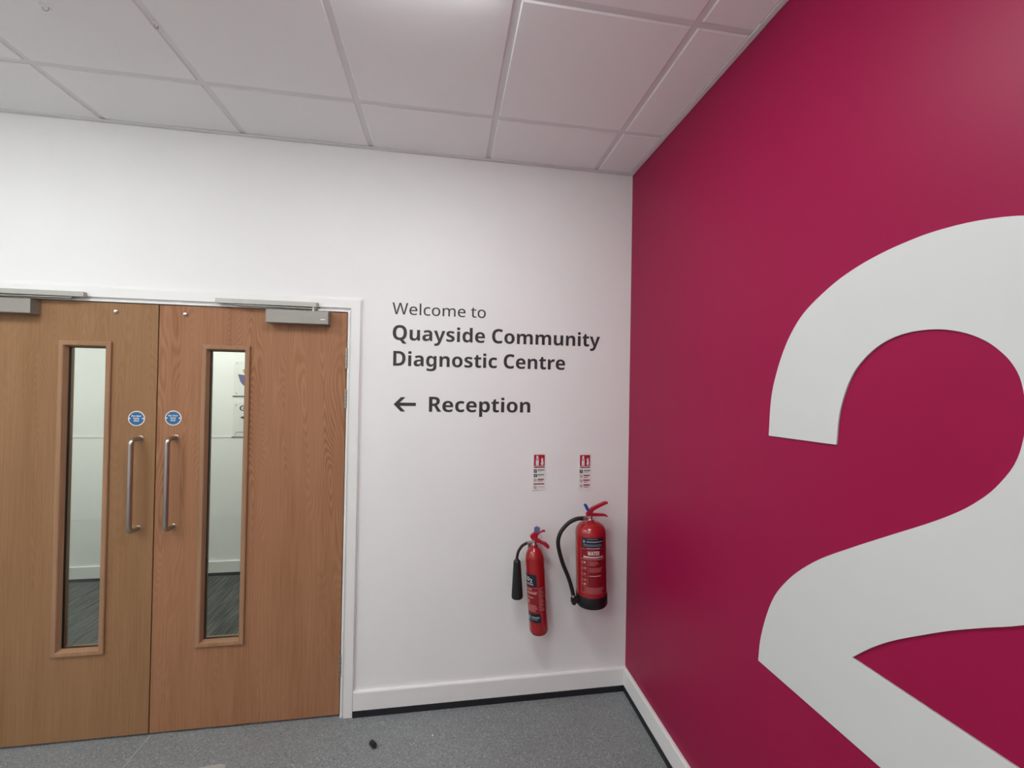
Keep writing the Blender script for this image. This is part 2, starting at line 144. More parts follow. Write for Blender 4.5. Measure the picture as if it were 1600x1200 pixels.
def wood_mat(name, dark, light, offs=(0, 0, 0), cathedral=0.35, rough=0.42, low=1.0):
    m, nt, b = _nodes(name)
    L = nt.links.new
    tc = nt.nodes.new('ShaderNodeTexCoord')
    add = nt.nodes.new('ShaderNodeVectorMath'); add.operation = 'ADD'
    add.inputs[1].default_value = offs
    L(tc.outputs['Object'], add.inputs[0])
    # long fine pores along Z
    mp = nt.nodes.new('ShaderNodeMapping'); mp.inputs['Scale'].default_value = (150, 150, 3.2)
    L(add.outputs[0], mp.inputs[0])
    fine = nt.nodes.new('ShaderNodeTexNoise'); fine.inputs['Scale'].default_value = 1.0; fine.inputs['Detail'].default_value = 4
    L(mp.outputs[0], fine.inputs['Vector'])
    # broad veneer leaves
    mp2 = nt.nodes.new('ShaderNodeMapping'); mp2.inputs['Scale'].default_value = (9, 9, 0.6)
    L(add.outputs[0], mp2.inputs[0])
    broad = nt.nodes.new('ShaderNodeTexNoise'); broad.inputs['Scale'].default_value = 1.0; broad.inputs['Detail'].default_value = 2
    L(mp2.outputs[0], broad.inputs['Vector'])
    # cathedral figure: rings of a slowly varying field
    mp3 = nt.nodes.new('ShaderNodeMapping'); mp3.inputs['Scale'].default_value = (5.5, 5.5, 0.9)
    L(add.outputs[0], mp3.inputs[0])
    fld = nt.nodes.new('ShaderNodeTexNoise'); fld.inputs['Scale'].default_value = 1.0; fld.inputs['Detail'].default_value = 1.5
    L(mp3.outputs[0], fld.inputs['Vector'])
    mul = nt.nodes.new('ShaderNodeMath'); mul.operation = 'MULTIPLY'; mul.inputs[1].default_value = 330.0
    L(fld.outputs['Fac'], mul.inputs[0])
    sn = nt.nodes.new('ShaderNodeMath'); sn.operation = 'SINE'
    L(mul.outputs[0], sn.inputs[0])
    mr = nt.nodes.new('ShaderNodeMapRange')
    mr.inputs['From Min'].default_value = -1; mr.inputs['From Max'].default_value = 1
    L(sn.outputs[0], mr.inputs['Value'])
    mk = nt.nodes.new('ShaderNodeMapping'); mk.inputs['Scale'].default_value = (3.6, 3.6, 0.8); mk.inputs['Location'].default_value = (5.3, 0, 2.2)
    L(add.outputs[0], mk.inputs[0])
    mkn = nt.nodes.new('ShaderNodeTexNoise'); mkn.inputs['Scale'].default_value = 1.0; mkn.inputs['Detail'].default_value = 1
    L(mk.outputs[0], mkn.inputs['Vector'])
    mkr = nt.nodes.new('ShaderNodeMapRange'); mkr.inputs['From Min'].default_value = 0.36; mkr.inputs['From Max'].default_value = 0.62
    mkr.inputs['To Max'].default_value = cathedral
    L(mkn.outputs['Fac'], mkr.inputs['Value'])
    sx = nt.nodes.new('ShaderNodeSeparateXYZ'); L(tc.outputs['Object'], sx.inputs[0])
    zr = nt.nodes.new('ShaderNodeMapRange'); zr.inputs['From Min'].default_value = 0.5; zr.inputs['From Max'].default_value = 1.15; zr.inputs['To Min'].default_value = low
    L(sx.outputs['Z'], zr.inputs['Value'])
    mm = nt.nodes.new('ShaderNodeMath'); mm.operation = 'MULTIPLY'
    L(mkr.outputs[0], mm.inputs[0]); L(zr.outputs[0], mm.inputs[1])
    m1 = nt.nodes.new('ShaderNodeMix'); m1.data_type = 'FLOAT'
    L(mm.outputs[0], m1.inputs[0])
    L(fine.outputs['Fac'], m1.inputs[2]); L(mr.outputs[0], m1.inputs[3])
    m2 = nt.nodes.new('ShaderNodeMix'); m2.data_type = 'FLOAT'; m2.inputs[0].default_value = 0.45
    L(m1.outputs[0], m2.inputs[2]); L(broad.outputs['Fac'], m2.inputs[3])
    rp = nt.nodes.new('ShaderNodeValToRGB')
    rp.color_ramp.elements[0].position = 0.28; rp.color_ramp.elements[0].color = dark + (1,)
    rp.color_ramp.elements[1].position = 0.72; rp.color_ramp.elements[1].color = light + (1,)
    L(m2.outputs[0], rp.inputs[0])
    L(rp.outputs[0], b.inputs['Base Color'])
    b.inputs['Roughness'].default_value = rough
    b.inputs['Specular IOR Level'].default_value = 0.12
    bp = nt.nodes.new('ShaderNodeBump'); bp.inputs['Strength'].default_value = 0.12; bp.inputs['Distance'].default_value = 0.0006
    L(fine.outputs['Fac'], bp.inputs['Height']); L(bp.outputs[0], b.inputs['Normal'])
    return m

def vinyl_floor():
    m, nt, b = _nodes('vinyl_floor')
    L = nt.links.new
    tc = nt.nodes.new('ShaderNodeTexCoord')
    v = nt.nodes.new('ShaderNodeTexVoronoi'); v.inputs['Scale'].default_value = 260
    L(tc.outputs['Object'], v.inputs['Vector'])
    rgb = nt.nodes.new('ShaderNodeSeparateColor'); L(v.outputs['Color'], rgb.inputs[0])
    rp = nt.nodes.new('ShaderNodeValToRGB')
    cr = rp.color_ramp
    cr.elements[0].position = 0.0; cr.elements[0].color = (0.13, 0.14, 0.145, 1)
    cr.elements[1].position = 1.0; cr.elements[1].color = (0.46, 0.48, 0.48, 1)
    e = cr.elements.new(0.12); e.color = (0.225, 0.24, 0.245, 1)
    e = cr.elements.new(0.88); e.color = (0.285, 0.30, 0.305, 1)
    L(rgb.outputs[0], rp.inputs[0])
    n = nt.nodes.new('ShaderNodeTexNoise'); n.inputs['Scale'].default_value = 2.2; n.inputs['Detail'].default_value = 5
    L(tc.outputs['Object'], n.inputs['Vector'])
    mr = nt.nodes.new('ShaderNodeMapRange'); mr.inputs['To Min'].default_value = 0.72; mr.inputs['To Max'].default_value = 1.06
    L(n.outputs['Fac'], mr.inputs['Value'])
    vm = nt.nodes.new('ShaderNodeVectorMath'); vm.operation = 'SCALE'
    L(rp.outputs[0], vm.inputs[0]); L(mr.outputs[0], vm.inputs['Scale'])
    L(vm.outputs[0], b.inputs['Base Color'])
    b.inputs['Roughness'].default_value = 0.5
    b.inputs['Specular IOR Level'].default_value = 0.35
    return m

def carpet_mat():
    m, nt, b = _nodes('striped_carpet')
    L = nt.links.new
    tc = nt.nodes.new('ShaderNodeTexCoord')
    mp = nt.nodes.new('ShaderNodeMapping'); mp.inputs['Scale'].default_value = (130, 4, 1)
    L(tc.outputs['Object'], mp.inputs[0])
    n = nt.nodes.new('ShaderNodeTexNoise'); n.inputs['Scale'].default_value = 1.0; n.inputs['Detail'].default_value = 3
    L(mp.outputs[0], n.inputs['Vector'])
    rp = nt.nodes.new('ShaderNodeValToRGB')
    rp.color_ramp.elements[0].position = 0.42; rp.color_ramp.elements[0].color = (0.024, 0.025, 0.023, 1)
    rp.color_ramp.elements[1].position = 0.62; rp.color_ramp.elements[1].color = (0.120, 0.121, 0.110, 1)
    L(n.outputs['Fac'], rp.inputs[0]); L(rp.outputs[0], b.inputs['Base Color'])
    b.inputs['Roughness'].default_value = 0.95
    return m

def tile_mat():
    m, nt, b = _nodes('mineral_tile')
    L = nt.links.new
    tc = nt.nodes.new('ShaderNodeTexCoord')
    n = nt.nodes.new('ShaderNodeTexNoise'); n.inputs['Scale'].default_value = 420; n.inputs['Detail'].default_value = 2
    L(tc.outputs['Object'], n.inputs['Vector'])
    rp = nt.nodes.new('ShaderNodeValToRGB')
    rp.color_ramp.elements[0].position = 0.3; rp.color_ramp.elements[0].color = (0.90, 0.90, 0.90, 1)
    rp.color_ramp.elements[1].position = 0.6; rp.color_ramp.elements[1].color = (0.95, 0.95, 0.95, 1)
    L(n.outputs['Fac'], rp.inputs[0])
    L(rp.outputs[0], b.inputs['Base Color'])
    b.inputs['Roughness'].default_value = 0.9
    b.inputs['Specular IOR Level'].default_value = 0.2
    return m

def pane_mat():
    m = bpy.data.materials.new('clear_glass'); m.use_nodes = True
    nt = m.node_tree; nt.nodes.clear(); L = nt.links.new
    out = nt.nodes.new('ShaderNodeOutputMaterial')
    mx = nt.nodes.new('ShaderNodeMixShader')
    tr = nt.nodes.new('ShaderNodeBsdfTransparent'); tr.inputs[0].default_value = (0.93, 0.96, 0.94, 1)
    gl = nt.nodes.new('ShaderNodeBsdfGlossy'); gl.inputs['Roughness'].default_value = 0.02
    fr = nt.nodes.new('ShaderNodeFresnel'); fr.inputs[0].default_value = 1.45
    L(fr.outputs[0], mx.inputs[0]); L(tr.outputs[0], mx.inputs[1]); L(gl.outputs[0], mx.inputs[2]); L(mx.outputs[0], out.inputs[0])
    return m

def glow_mat(name, col, strength):
    m, nt, b = _nodes(name)
    b.inputs['Base Color'].default_value = (0.9, 0.9, 0.9, 1)
    b.inputs['Emission Color'].default_value = col + (1,)
    b.inputs['Emission Strength'].default_value = strength
    return m

M = dict(
    wall=mat('white_wall_paint', (0.85, 0.85, 0.84), 0.6, var=0.012, scale=3, bump=0.03, bscale=260, spec=0.3),
    magenta=mat('magenta_wall_paint', (0.312, 0.0058, 0.058), 0.42, var=0.02, scale=3, bump=0.03, bscale=260, spec=0.2),
    tile=tile_mat(),
    tee=mat('ceiling_tee_paint', (0.80, 0.80, 0.80), 0.4, var=0.01),
    trim=mat('white_gloss_paint', (0.82, 0.82, 0.80), 0.32, var=0.012, scale=8),
    strip=mat('black_vinyl', (0.012, 0.011, 0.016), 0.5, var=0.1),
    floor=vinyl_floor(), carpet=carpet_mat(),
    seam=mat('pale_weld', (0.40, 0.41, 0.40), 0.5),
    pale=mat('pale_scrap_paper', (0.40, 0.39, 0.36), 0.7),
    wood_l=wood_mat('oak_veneer_even', (0.252, 0.132, 0.061), (0.358, 0.203, 0.106), (0, 0, 0), 0.2, low=0.4),
    wood_r=wood_mat('oak_veneer_figured', (0.270, 0.122, 0.060), (0.420, 0.215, 0.118), (3.1, 0, 1.3), 0.50, low=0.25),
    bead=wood_mat('oak_bead', (0.285, 0.155, 0.083), (0.40, 0.235, 0.14), (1.3, 0, 0.2), 0.1),
    pane=pane_mat(),
    steel=mat('satin_steel', (0.46, 0.43, 0.385), 0.28, 1.0, var=0.06, aniso=(300, 300, 4), scale=1),
    chrome=mat('chrome', (0.72, 0.71, 0.69), 0.15, 1.0, var=0.03),
    silver=mat('silver_paint', (0.30, 0.285, 0.255), 0.42, 0.3, var=0.03, scale=60),
    track=mat('satin_track', (0.43, 0.42, 0.39), 0.4, 0.3, var=0.03, scale=60),
    zinc=mat('hinge_metal', (0.42, 0.40, 0.38), 0.35, 0.9, var=0.05),
    letter=mat('charcoal_vinyl', (0.030, 0.027, 0.030), 0.5, var=0.05),
    numeral=mat('white_board', (0.635, 0.645, 0.63), 0.5, var=0.01, scale=4),
    red=mat('red_enamel', (0.345, 0.010, 0.014), 0.22, var=0.04, scale=40, coat=0.4),
    lever=mat('red_lever', (0.40, 0.010, 0.030), 0.35, var=0.05, scale=60),
    boot=mat('black_boot', (0.007, 0.007, 0.008), 0.45, var=0.1),
    rubber=mat('black_rubber', (0.009, 0.009, 0.009), 0.55, var=0.15, scale=90, bump=0.2, bscale=300),
    bluetag=mat('blue_plastic', (0.012, 0.075, 0.36), 0.4, var=0.05),
    greytag=mat('blue_grey_plastic', (0.13, 0.17, 0.33), 0.4, var=0.1),
    label_red=mat('label_red', (0.235, 0.006, 0.014), 0.35, var=0.05, scale=60),
    label_navy=mat('dark_label', (0.010, 0.014, 0.030), 0.4, var=0.1),
    label_print=mat('pale_print', (0.62, 0.42, 0.40), 0.5, var=0.1),
    label_dim=mat('faint_print', (0.52, 0.17, 0.16), 0.5, var=0.15, scale=200),
    label_white=mat('white_print', (0.80, 0.76, 0.74), 0.5),
    label_grey=mat('grey_print', (0.28, 0.33, 0.36), 0.5, var=0.15, scale=300),
    signp=mat('sign_plastic', (0.80, 0.79, 0.765), 0.35, var=0.01),
    signred=mat('sign_red', (0.40, 0.006, 0.03), 0.4, var=0.03),
    maroon=mat('sign_maroon', (0.22, 0.025, 0.05), 0.45, var=0.1),
    pink=mat('sign_pink', (0.52, 0.17, 0.20), 0.45, var=0.1),
    green=mat('sign_green', (0.07, 0.15, 0.14), 0.45, var=0.1),
    palegreen=mat('sign_pale_green', (0.48, 0.55, 0.53), 0.45, var=0.05),
    darkicon=mat('sign_dark', (0.02, 0.035, 0.035), 0.45, var=0.1),
    greyring=mat('sign_grey', (0.20, 0.15, 0.15), 0.45, var=0.1),
    blue=mat('mandatory_blue', (0.024, 0.140, 0.315), 0.35, var=0.03),
    purple=mat('petal_purple', (0.12, 0.11, 0.27), 0.4),
    ochre=mat('petal_ochre', (0.55, 0.36, 0.14), 0.4),
    farline=mat('far_grey_line', (0.07, 0.07, 0.07), 0.5),
    glow=glow_mat('light_diffuser', PANEL_COLOUR, PANEL_STRENGTH),
    glow_far=glow_mat('corridor_light_diffuser', (0.98, 1.0, 0.92), 23.0),
    black=mat('dark_plastic', (0.008, 0.008, 0.008), 0.4, var=0.1),
)

# ---------------------------------------------------------------- geometry helpers
class MB:
    def __init__(s): s.v = []; s.f = []
    def add(s, vs, fs):
        o = len(s.v); s.v += [tuple(v) for v in vs]; s.f += [tuple(i + o for i in f) for f in fs]; return s
    def box(s, x0, x1, y0, y1, z0, z1):
        vs = [(x, y, z) for z in (z0, z1) for y in (y0, y1) for x in (x0, x1)]
        return s.add(vs, [(0, 2, 3, 1), (4, 5, 7, 6), (0, 1, 5, 4), (2, 6, 7, 3), (0, 4, 6, 2), (1, 3, 7, 5)])
    def bbox(s, x0, x1, y0, y1, z0, z1, c=0.003):
        bm = bmesh.new(); bmesh.ops.create_cube(bm, size=1)
        for v in bm.verts:
            v.co = Vector(((x0 + x1) / 2 + v.co.x * (x1 - x0), (y0 + y1) / 2 + v.co.y * (y1 - y0), (z0 + z1) / 2 + v.co.z * (z1 - z0)))
        bmesh.ops.bevel(bm, geom=bm.edges[:], offset=c, segments=2, affect='EDGES', profile=0.5)
        bm.verts.index_update()
        s.add([v.co for v in bm.verts], [[v.index for v in f.verts] for f in bm.faces]); bm.free(); return s
    def prism_xz(s, poly, y0, y1):
        n = len(poly)
        vs = [(x, y0, z) for x, z in poly] + [(x, y1, z) for x, z in poly]
        fs = [tuple(range(n)), tuple(reversed(range(n, 2 * n)))]
        fs += [(i, i + n, (i + 1) % n + n, (i + 1) % n) for i in range(n)]
        return s.add(vs, fs)
    def lathe(s, prof, n=40, cx=0.0, cy=0.0, axis='z'):
        vs, fs = [], []
        k = len(prof)
        for i in range(n):
            a = 2 * PI * i / n
            for r, z in prof:
                if axis == 'z': vs.append((cx + r * math.cos(a), cy + r * math.sin(a), z))
                else: vs.append((cx + r * math.cos(a), z, cy + r * math.sin(a)))
        for i in range(n):
            j = (i + 1) % n
            for q in range(k - 1):
                fs.append((i * k + q, j * k + q, j * k + q + 1, i * k + q + 1))
        fs.append(tuple(i * k for i in reversed(range(n))))
        fs.append(tuple(i * k + k - 1 for i in range(n)))
        return s.add(vs, fs)
    def tube(s, pts, r, n=14, closed=False):
        pts = [Vector(p) for p in pts]
        m = len(pts); rs = r if isinstance(r, (list, tuple)) else [r] * m
        up = None; rings = []
        for i, p in enumerate(pts):
            if closed: t = pts[(i + 1) % m] - pts[i - 1]
            else: t = pts[min(i + 1, m - 1)] - pts[max(i - 1, 0)]
            t.normalize()
            if up is None:
                up = Vector((0, 1, 0)) if abs(t.y) < 0.9 else Vector((1, 0, 0))
            a = (up - t * up.dot(t)).normalized(); b = t.cross(a); up = a
            rings.append([p + (a * math.cos(2 * PI * k / n) + b * math.sin(2 * PI * k / n)) * rs[i] for k in range(n)])
        vs = [v for rg in rings for v in rg]; fs = []
        for i in range(m if closed else m - 1):
            j = (i + 1) % m
            for k in range(n):
                l = (k + 1) % n
                fs.append((i * n + k, i * n + l, j * n + l, j * n + k))
        if not closed:
            fs.append(tuple(reversed(range(n)))); fs.append(tuple(range((m - 1) * n, m * n)))
        return s.add(vs, fs)
    def mapped(s, fn):
        s.v = [tuple(fn(*v)) for v in s.v]; return s
    def build(s, name, material, parent=None, smooth=False, loc=(0, 0, 0)):
        me = bpy.data.meshes.new(name)
        me.from_pydata(s.v, [], s.f); me.update()
        bm = bmesh.new(); bm.from_mesh(me); bmesh.ops.recalc_face_normals(bm, faces=bm.faces[:]); bm.to_mesh(me); bm.free()
        return link(name, me, material, parent, smooth, loc)

def link(name, me, material, parent=None, smooth=False, loc=(0, 0, 0)):
    if material is not None and not me.materials: me.materials.append(material)
    if smooth:
        me.shade_smooth()
        try: me.set_sharp_from_angle(angle=math.radians(38))
        except Exception: pass
    o = bpy.data.objects.new(name, me); COL.objects.link(o)
    o.location = loc
    if parent is not None: o.parent = parent
    return o

def tag(o, label, cat, group=None):
    o['label'] = label; o['category'] = cat
    if group: o['group'] = group
    return o

def struct(o, label, cat=None):
    o['kind'] = 'structure'; o['label'] = label
    o['category'] = cat or 'wall'
    return o

def empty(name, loc=(0, 0, 0)):
    o = bpy.data.objects.new(name, None); COL.objects.link(o); o.location = loc; o.empty_display_size = 0.05
    return o

def spline(pts, n=10):
    P = [Vector(p) for p in pts]; P = [P[0] * 2 - P[1]] + P + [P[-1] * 2 - P[-2]]; out = []
    for i in range(1, len(P) - 2):
        a, b, c, d = P[i - 1:i + 3]
        for k in range(n):
            t = k / n
            out.append(0.5 * ((2 * b) + (c - a) * t + (2 * a - 5 * b + 4 * c - d) * t * t + (3 * b - a - 3 * c + d) * t ** 3))
    out.append(P[-2]); return out

def outline_mesh(name, contours, depth):
    """Closed outlines in a plane (u, v) filled with their holes, thickness depth."""
    cu = bpy.data.curves.new(name, 'CURVE'); cu.dimensions = '2D'; cu.fill_mode = 'BOTH'; cu.extrude = depth / 2
    for c in contours:
        sp = cu.splines.new('POLY'); sp.points.add(len(c) - 1); sp.use_cyclic_u = True
        for q, (x, y) in zip(sp.points, c): q.co = (x, y, 0, 1)
    ob = bpy.data.objects.new(name, cu); COL.objects.link(ob)
    dg = bpy.context.evaluated_depsgraph_get(); dg.update()
    me = bpy.data.meshes.new_from_object(ob.evaluated_get(dg))
    bpy.data.objects.remove(ob); bpy.data.curves.remove(cu)
    me.name = name
    return me

def remap(me, fn):
    for v in me.vertices: v.co = Vector(fn(*v.co))
    me.update(); return me

def parse_font(txt):
    d = {}
    for line in txt.split('\n'):
        ch, adv, cs = line.split('|')
        d[ch] = (float(adv), [[tuple(float(t) for t in p.split(',')) for p in c.split(' ')] for c in cs.split(';')])
    return d
FB, FL = parse_font(BOLD), parse_font(LIGHT)

def layout(text, font, cap, lower=0.95, width=None):
    """Letter outlines of one line; left ink edge at 0, baseline at 0; width = ink width to reach."""
    sc = cap / 714.0; x = 0; out = []
    for ch in text:
        if ch == ' ': x += 260; continue
        adv, cs = font[ch]
        ky = lower if ch.islower() else 1.0
        out.append((ch, [[((x + px) * sc, py * sc * ky) for px, py in c] for c in cs]))
        x += adv
    xs = [p[0] for _, cs in out for c in cs for p in c]
    x0, x1 = min(xs), max(xs); k = (width / (x1 - x0)) if width else 1.0
    return [(ch, [[((px - x0) * k, py) for px, py in c] for c in cs]) for ch, cs in out]

# ---------------------------------------------------------------- structure: floors, walls, ceiling
TH = 0.12
struct(MB().box(XL, 0.0, YB, 0.06, -0.06, 0.0).build('floor', M['floor']), 'grey speckled vinyl floor', 'floor')
floor = bpy.data.objects['floor']
MB().box(-0.0018, 0.0018, -2.4, 0.0, 0.0, 0.0009).build('weld_seam', M['seam'], floor, loc=(-2.374, 0.005, 0))

wb = MB()
wb.box(XL - TH, DL - 0.035, 0, TH, 0, 3.1).box(DR + 0.035, TH, 0, TH, 0, 3.1).box(DL - 0.035, DR + 0.035, 0, TH, DH + 0.035, 3.1)
struct(wb.build('wall_back', M['wall']), 'white painted wall with the double doors')
struct(MB().box(0, TH, YB - TH, 0, 0, 3.1).build('wall_right', M['magenta']), 'magenta painted feature wall')
struct(MB().box(XL - TH, XL, YB - TH, 0, 0, 3.1).build('wall_left', M['wall']), 'white side wall outside the picture')
struct(MB().box(XL, 0, YB - TH, YB, 0, 3.1).build('wall_front', M['wall']), 'white wall behind the viewer')

ceil = MB().box(XL - TH, TH, YB - TH, TH, 3.1, 3.16).build('ceiling', M['tee'])
struct(ceil, 'suspended ceiling of white mineral tiles in a grid', 'ceiling')
LIGHT_CELLS = [(1, 2), (4, 2), (7, 2), (3, 5), (6, 5)]
xs = [0.0] + [GX - GS * i for i in range(10)] + [XL]
ys = [0.0] + [GY - GS * j for j in range(6)] + [YB]
TG = 0.012
tile_cache = {}
def tile_mesh(w, d):
    key = (round(w, 4), round(d, 4))
    if key not in tile_cache:
        c = 0.004; a, b = w / 2, d / 2
        lo = [(-a + c, -b + c, 0), (a - c, -b + c, 0), (a - c, b - c, 0), (-a + c, b - c, 0)]
        mi = [(-a, -b, c), (a, -b, c), (a, b, c), (-a, b, c)]
        up = [(-a, -b, 0.018), (a, -b, 0.018), (a, b, 0.018), (-a, b, 0.018)]
        me = bpy.data.meshes.new('ceiling_tile')
        fs = [(3, 2, 1, 0), (8, 9, 10, 11)]
        for o in (0, 4):
            fs += [(o + i, o + (i + 1) % 4, o + 4 + (i + 1) % 4, o + 4 + i) for i in range(4)]
        me.from_pydata(lo + mi + up, [], fs); me.update(); me.materials.append(M['tile'])
        tile_cache[key] = me
    return tile_cache[key]
for i in range(len(xs) - 1):
    for j in range(len(ys) - 1):
        x1 = xs[i] - (0.0205 if i == 0 else TG); x0 = xs[i + 1] + (0.0205 if i == len(xs) - 2 else TG)
        y1 = ys[j] - (0.0205 if j == 0 else TG); y0 = ys[j + 1] + (0.0205 if j == len(ys) - 2 else TG)
        if x1 - x0 < 0.03 or y1 - y0 < 0.03: continue
        if (i - 1, j) in LIGHT_CELLS: continue
        sag = random.uniform(0, 0.0012)
        o = bpy.data.objects.new('ceiling_tile', tile_mesh(x1 - x0, y1 - y0)); COL.objects.link(o)
        o.location = ((x0 + x1) / 2, (y0 + y1) / 2, H + sag); o.parent = ceil
for x in xs[1:-1]:
    MB().box(x - 0.0125, x + 0.0125, YB, 0, H + 0.0055, H + 0.040).build('ceiling_tee', M['tee'], ceil)
for y in ys[1:-1]:
    MB().box(XL, 0, y - 0.0125, y + 0.0125, H + 0.0058, H + 0.038).build('cross_tee', M['tee'], ceil)
def angle(name, label, x0, x1, y0, y1, lip):
    m = MB().box(x0, x1, y0, y1, H - 0.003, H + 0.0005)
    m.box(*lip, H - 0.003, H + 0.022)
    struct(m.build(name, M['tee']), label, 'ceiling trim')
angle('trim_1', 'white edge trim of ceiling along the white wall', XL, 0, -0.022, 0, (XL, 0, -0.0015, 0))
angle('trim_2', 'white edge trim of ceiling along the magenta wall', -0.022, 0, YB, -0.022, (-0.0015, 0, YB, -0.022))

# skirtings with the black capping strip of the floor vinyl
def skirting(name, label, axis, a0, a1):
    prof = [(0, ST), (0.0165, ST), (0.0165, SK - 0.007), (0.0145, SK - 0.002), (0.011, SK), (0, SK)]
    strip = [(0, 0), (0.0185, 0), (0.0185, ST - 0.001), (0.0165, ST), (0, ST)]
    objs = []
    for pr, nm, mt in ((prof, name, M['trim']), (strip, 'vinyl_strip', M['strip'])):
        n = len(pr); vs = []
        for a in (a0, a1):
            vs += [((a, -t, z) if axis == 'x' else (-t, a, z)) for t, z in pr]
        fs = [tuple(range(n)), tuple(reversed(range(n, 2 * n)))] + [(i, i + n, (i + 1) % n + n, (i + 1) % n) for i in range(n)]
        objs.append(MB().add(vs, fs).build(nm, mt, objs[0] if objs else None))
    struct(objs[0], label, 'skirting')
skirting('baseboard_back', 'white skirting with black vinyl strip under the extinguishers', 'x', DR + 0.066, 0)
skirting('baseboard_left', 'white skirting with black vinyl strip left of the doors', 'x', XL, DL - 0.066)
skirting('baseboard_right', 'white skirting with black vinyl strip along the magenta wall', 'y', YB, -0.0165)

# door frame: architrave, lining, stops
ARW = 0.064
x0, x1, zt = DL - ARW, DR + ARW, DH + ARW + 0.001
arch = MB()
g = 0.017
arch.prism_xz([(x1 - 0.043, 0), (x1, 0), (x1, zt), (x1 - 0.043, zt - 0.043)], -0.014, 0)
arch.prism_xz([(x0, 0), (x0 + 0.043, 0), (x0 + 0.043, zt - 0.043), (x0, zt)], -0.014, 0)
arch.prism_xz([(x0, zt), (x0 + 0.043, zt - 0.043), (x1 - 0.043, zt - 0.043), (x1, zt)], -0.014, 0)
fr = struct(arch.build('trim_3', M['trim']), 'white architrave around the double oak doors', 'door frame')
MB().box(x1, x1 + 0.006, -0.005, 0, 0, zt).build('quirk_bead', M['trim'], fr)
MB().box(x0 - 0.006, x1 + 0.006, -0.005, 0, zt, zt + 0.006).build('quirk_bead', M['trim'], fr)
MB().box(DR + 0.003, DR + 0.013, -0.008, TH, 0, DH + 0.003).build('jamb', M['trim'], fr)
MB().box(DL - 0.013, DL - 0.003, -0.008, TH, 0, DH + 0.003).build('jamb', M['trim'], fr)
MB().box(DL - 0.015, DR + 0.015, -0.008, TH, DH + 0.003, DH + 0.010).build('head_lining', M['trim'], fr)
MB().box(DR + 0.013, DR + 0.036, -0.001, TH - 0.004, 0, DH + 0.036).build('packer', M['trim'], fr)
MB().box(DL - 0.036, DL - 0.013, -0.001, TH - 0.004, 0, DH + 0.036).build('packer', M['trim'], fr)
MB().box(DL - 0.013, DR + 0.013, -0.001, TH - 0.004, DH + 0.010, DH + 0.036).build('packer', M['trim'], fr)
MB().box(DR - 0.012, DR + 0.003, 0.050, 0.075, 0, DH + 0.003).build('door_stop', M['trim'], fr)
MB().box(DL - 0.003, DL + 0.012, 0.050, 0.075, 0, DH + 0.003).build('door_stop', M['trim'], fr)
MB().box(DL + 0.012, DR - 0.012, 0.050, 0.075, DH - 0.012, DH + 0.003).build('door_stop', M['trim'], fr)

# the corridor beyond the doors
CX0, CX1, CH = -6.5, 0.6, 2.62
struct(MB().box(CX0, CX1, 0.06, FARY, -0.06, -0.001).build('floor_beyond', M['carpet']), 'dark grey striped carpet seen through the door glass', 'floor')
struct(MB().box(CX0, CX1, FARY, FARY + TH, 0, 2.75).build('wall_far', M['wall']), 'white corridor wall seen through the door glass')
struct(MB().box(CX0 - TH, CX0, TH, FARY, 0, 2.75).build('wall_far_left', M['wall']), 'white end wall of the corridor beyond the doors')
struct(MB().box(CX1, CX1 + TH, TH, FARY, 0, 2.75).build('wall_far_right', M['wall']), 'white end wall of the corridor beyond, at right')
struct(MB().box(CX0, CX1, TH, FARY, CH, CH + 0.05).build('ceiling_beyond', M['tile']), 'white ceiling of the corridor beyond the doors', 'ceiling')
bf = struct(MB().box(CX0, CX1, FARY - 0.016, FARY, 0.026, 0.122).build('baseboard_far', M['trim']), 'white skirting of the corridor seen through the glass', 'skirting')
MB().box(CX0, CX1, FARY - 0.018, FARY, 0, 0.026).build('vinyl_strip', M['strip'], bf)
struct(MB().box(CX0, CX1, FARY - 0.004, FARY, 1.196, 1.206).build('trim_4', M['trim']), 'thin pale dado line on the corridor wall', 'wall trim')

# ---------------------------------------------------------------- ceiling lights
def light_panel(cx, cy, z, half, label, glow, drop=0.036):
    t = tag(empty('ceiling_light', (cx, cy, z)), label, 'ceiling light', 'square ceiling light panels')
    fr_ = MB()
    w = 0.018
    fr_.box(-half, half, -half, -half + w, -0.004, 0.03).box(-half, half, half - w, half, -0.004, 0.03)
    fr_.box(-half, -half + w, -half + w, half - w, -0.004, 0.03).box(half - w, half, -half + w, half - w, -0.004, 0.03)
    fr_.build('frame', M['tee'], t)
    a = half - w; c = 0.05  # diffuser hangs proud, shaped to spill a glow onto the ceiling beside it
    vs = [(-a, -a, 0), (a, -a, 0), (a, a, 0), (-a, a, 0), (-a + c, -a + c, -drop), (a - c, -a + c, -drop), (a - c, a - c, -drop), (-a + c, a - c, -drop)]
    MB().add(vs, [(0, 1, 2, 3), (7, 6, 5, 4), (0, 4, 5, 1), (1, 5, 6, 2), (2, 6, 7, 3), (3, 7, 4, 0)]).build('diffuser', glow, t)
NAMES = {(1, 2): 'bright square ceiling panel just in front of the white wall, right of the doors',
         (4, 2): 'bright square ceiling panel just in front of the left oak door',
         (7, 2): 'bright square ceiling panel by the white wall, farthest from the magenta wall',
         (3, 5): 'added unseen ceiling panel behind the viewer, nearer the magenta wall',  # row behind the viewer is added fill light for the lower white wall
         (6, 5): 'added unseen ceiling panel behind the viewer, nearer the left wall'}
for (i, j) in LIGHT_CELLS:
    light_panel(GX - GS * (i + 0.5), GY - GS * (j - 1 + 0.5), H, 0.2875, NAMES[(i, j)], M['glow'])
light_panel(-2.9, 0.95, CH, 0.2875, 'square ceiling panel in the corridor beyond the doors, behind the right leaf', M['glow_far'], 0.02)
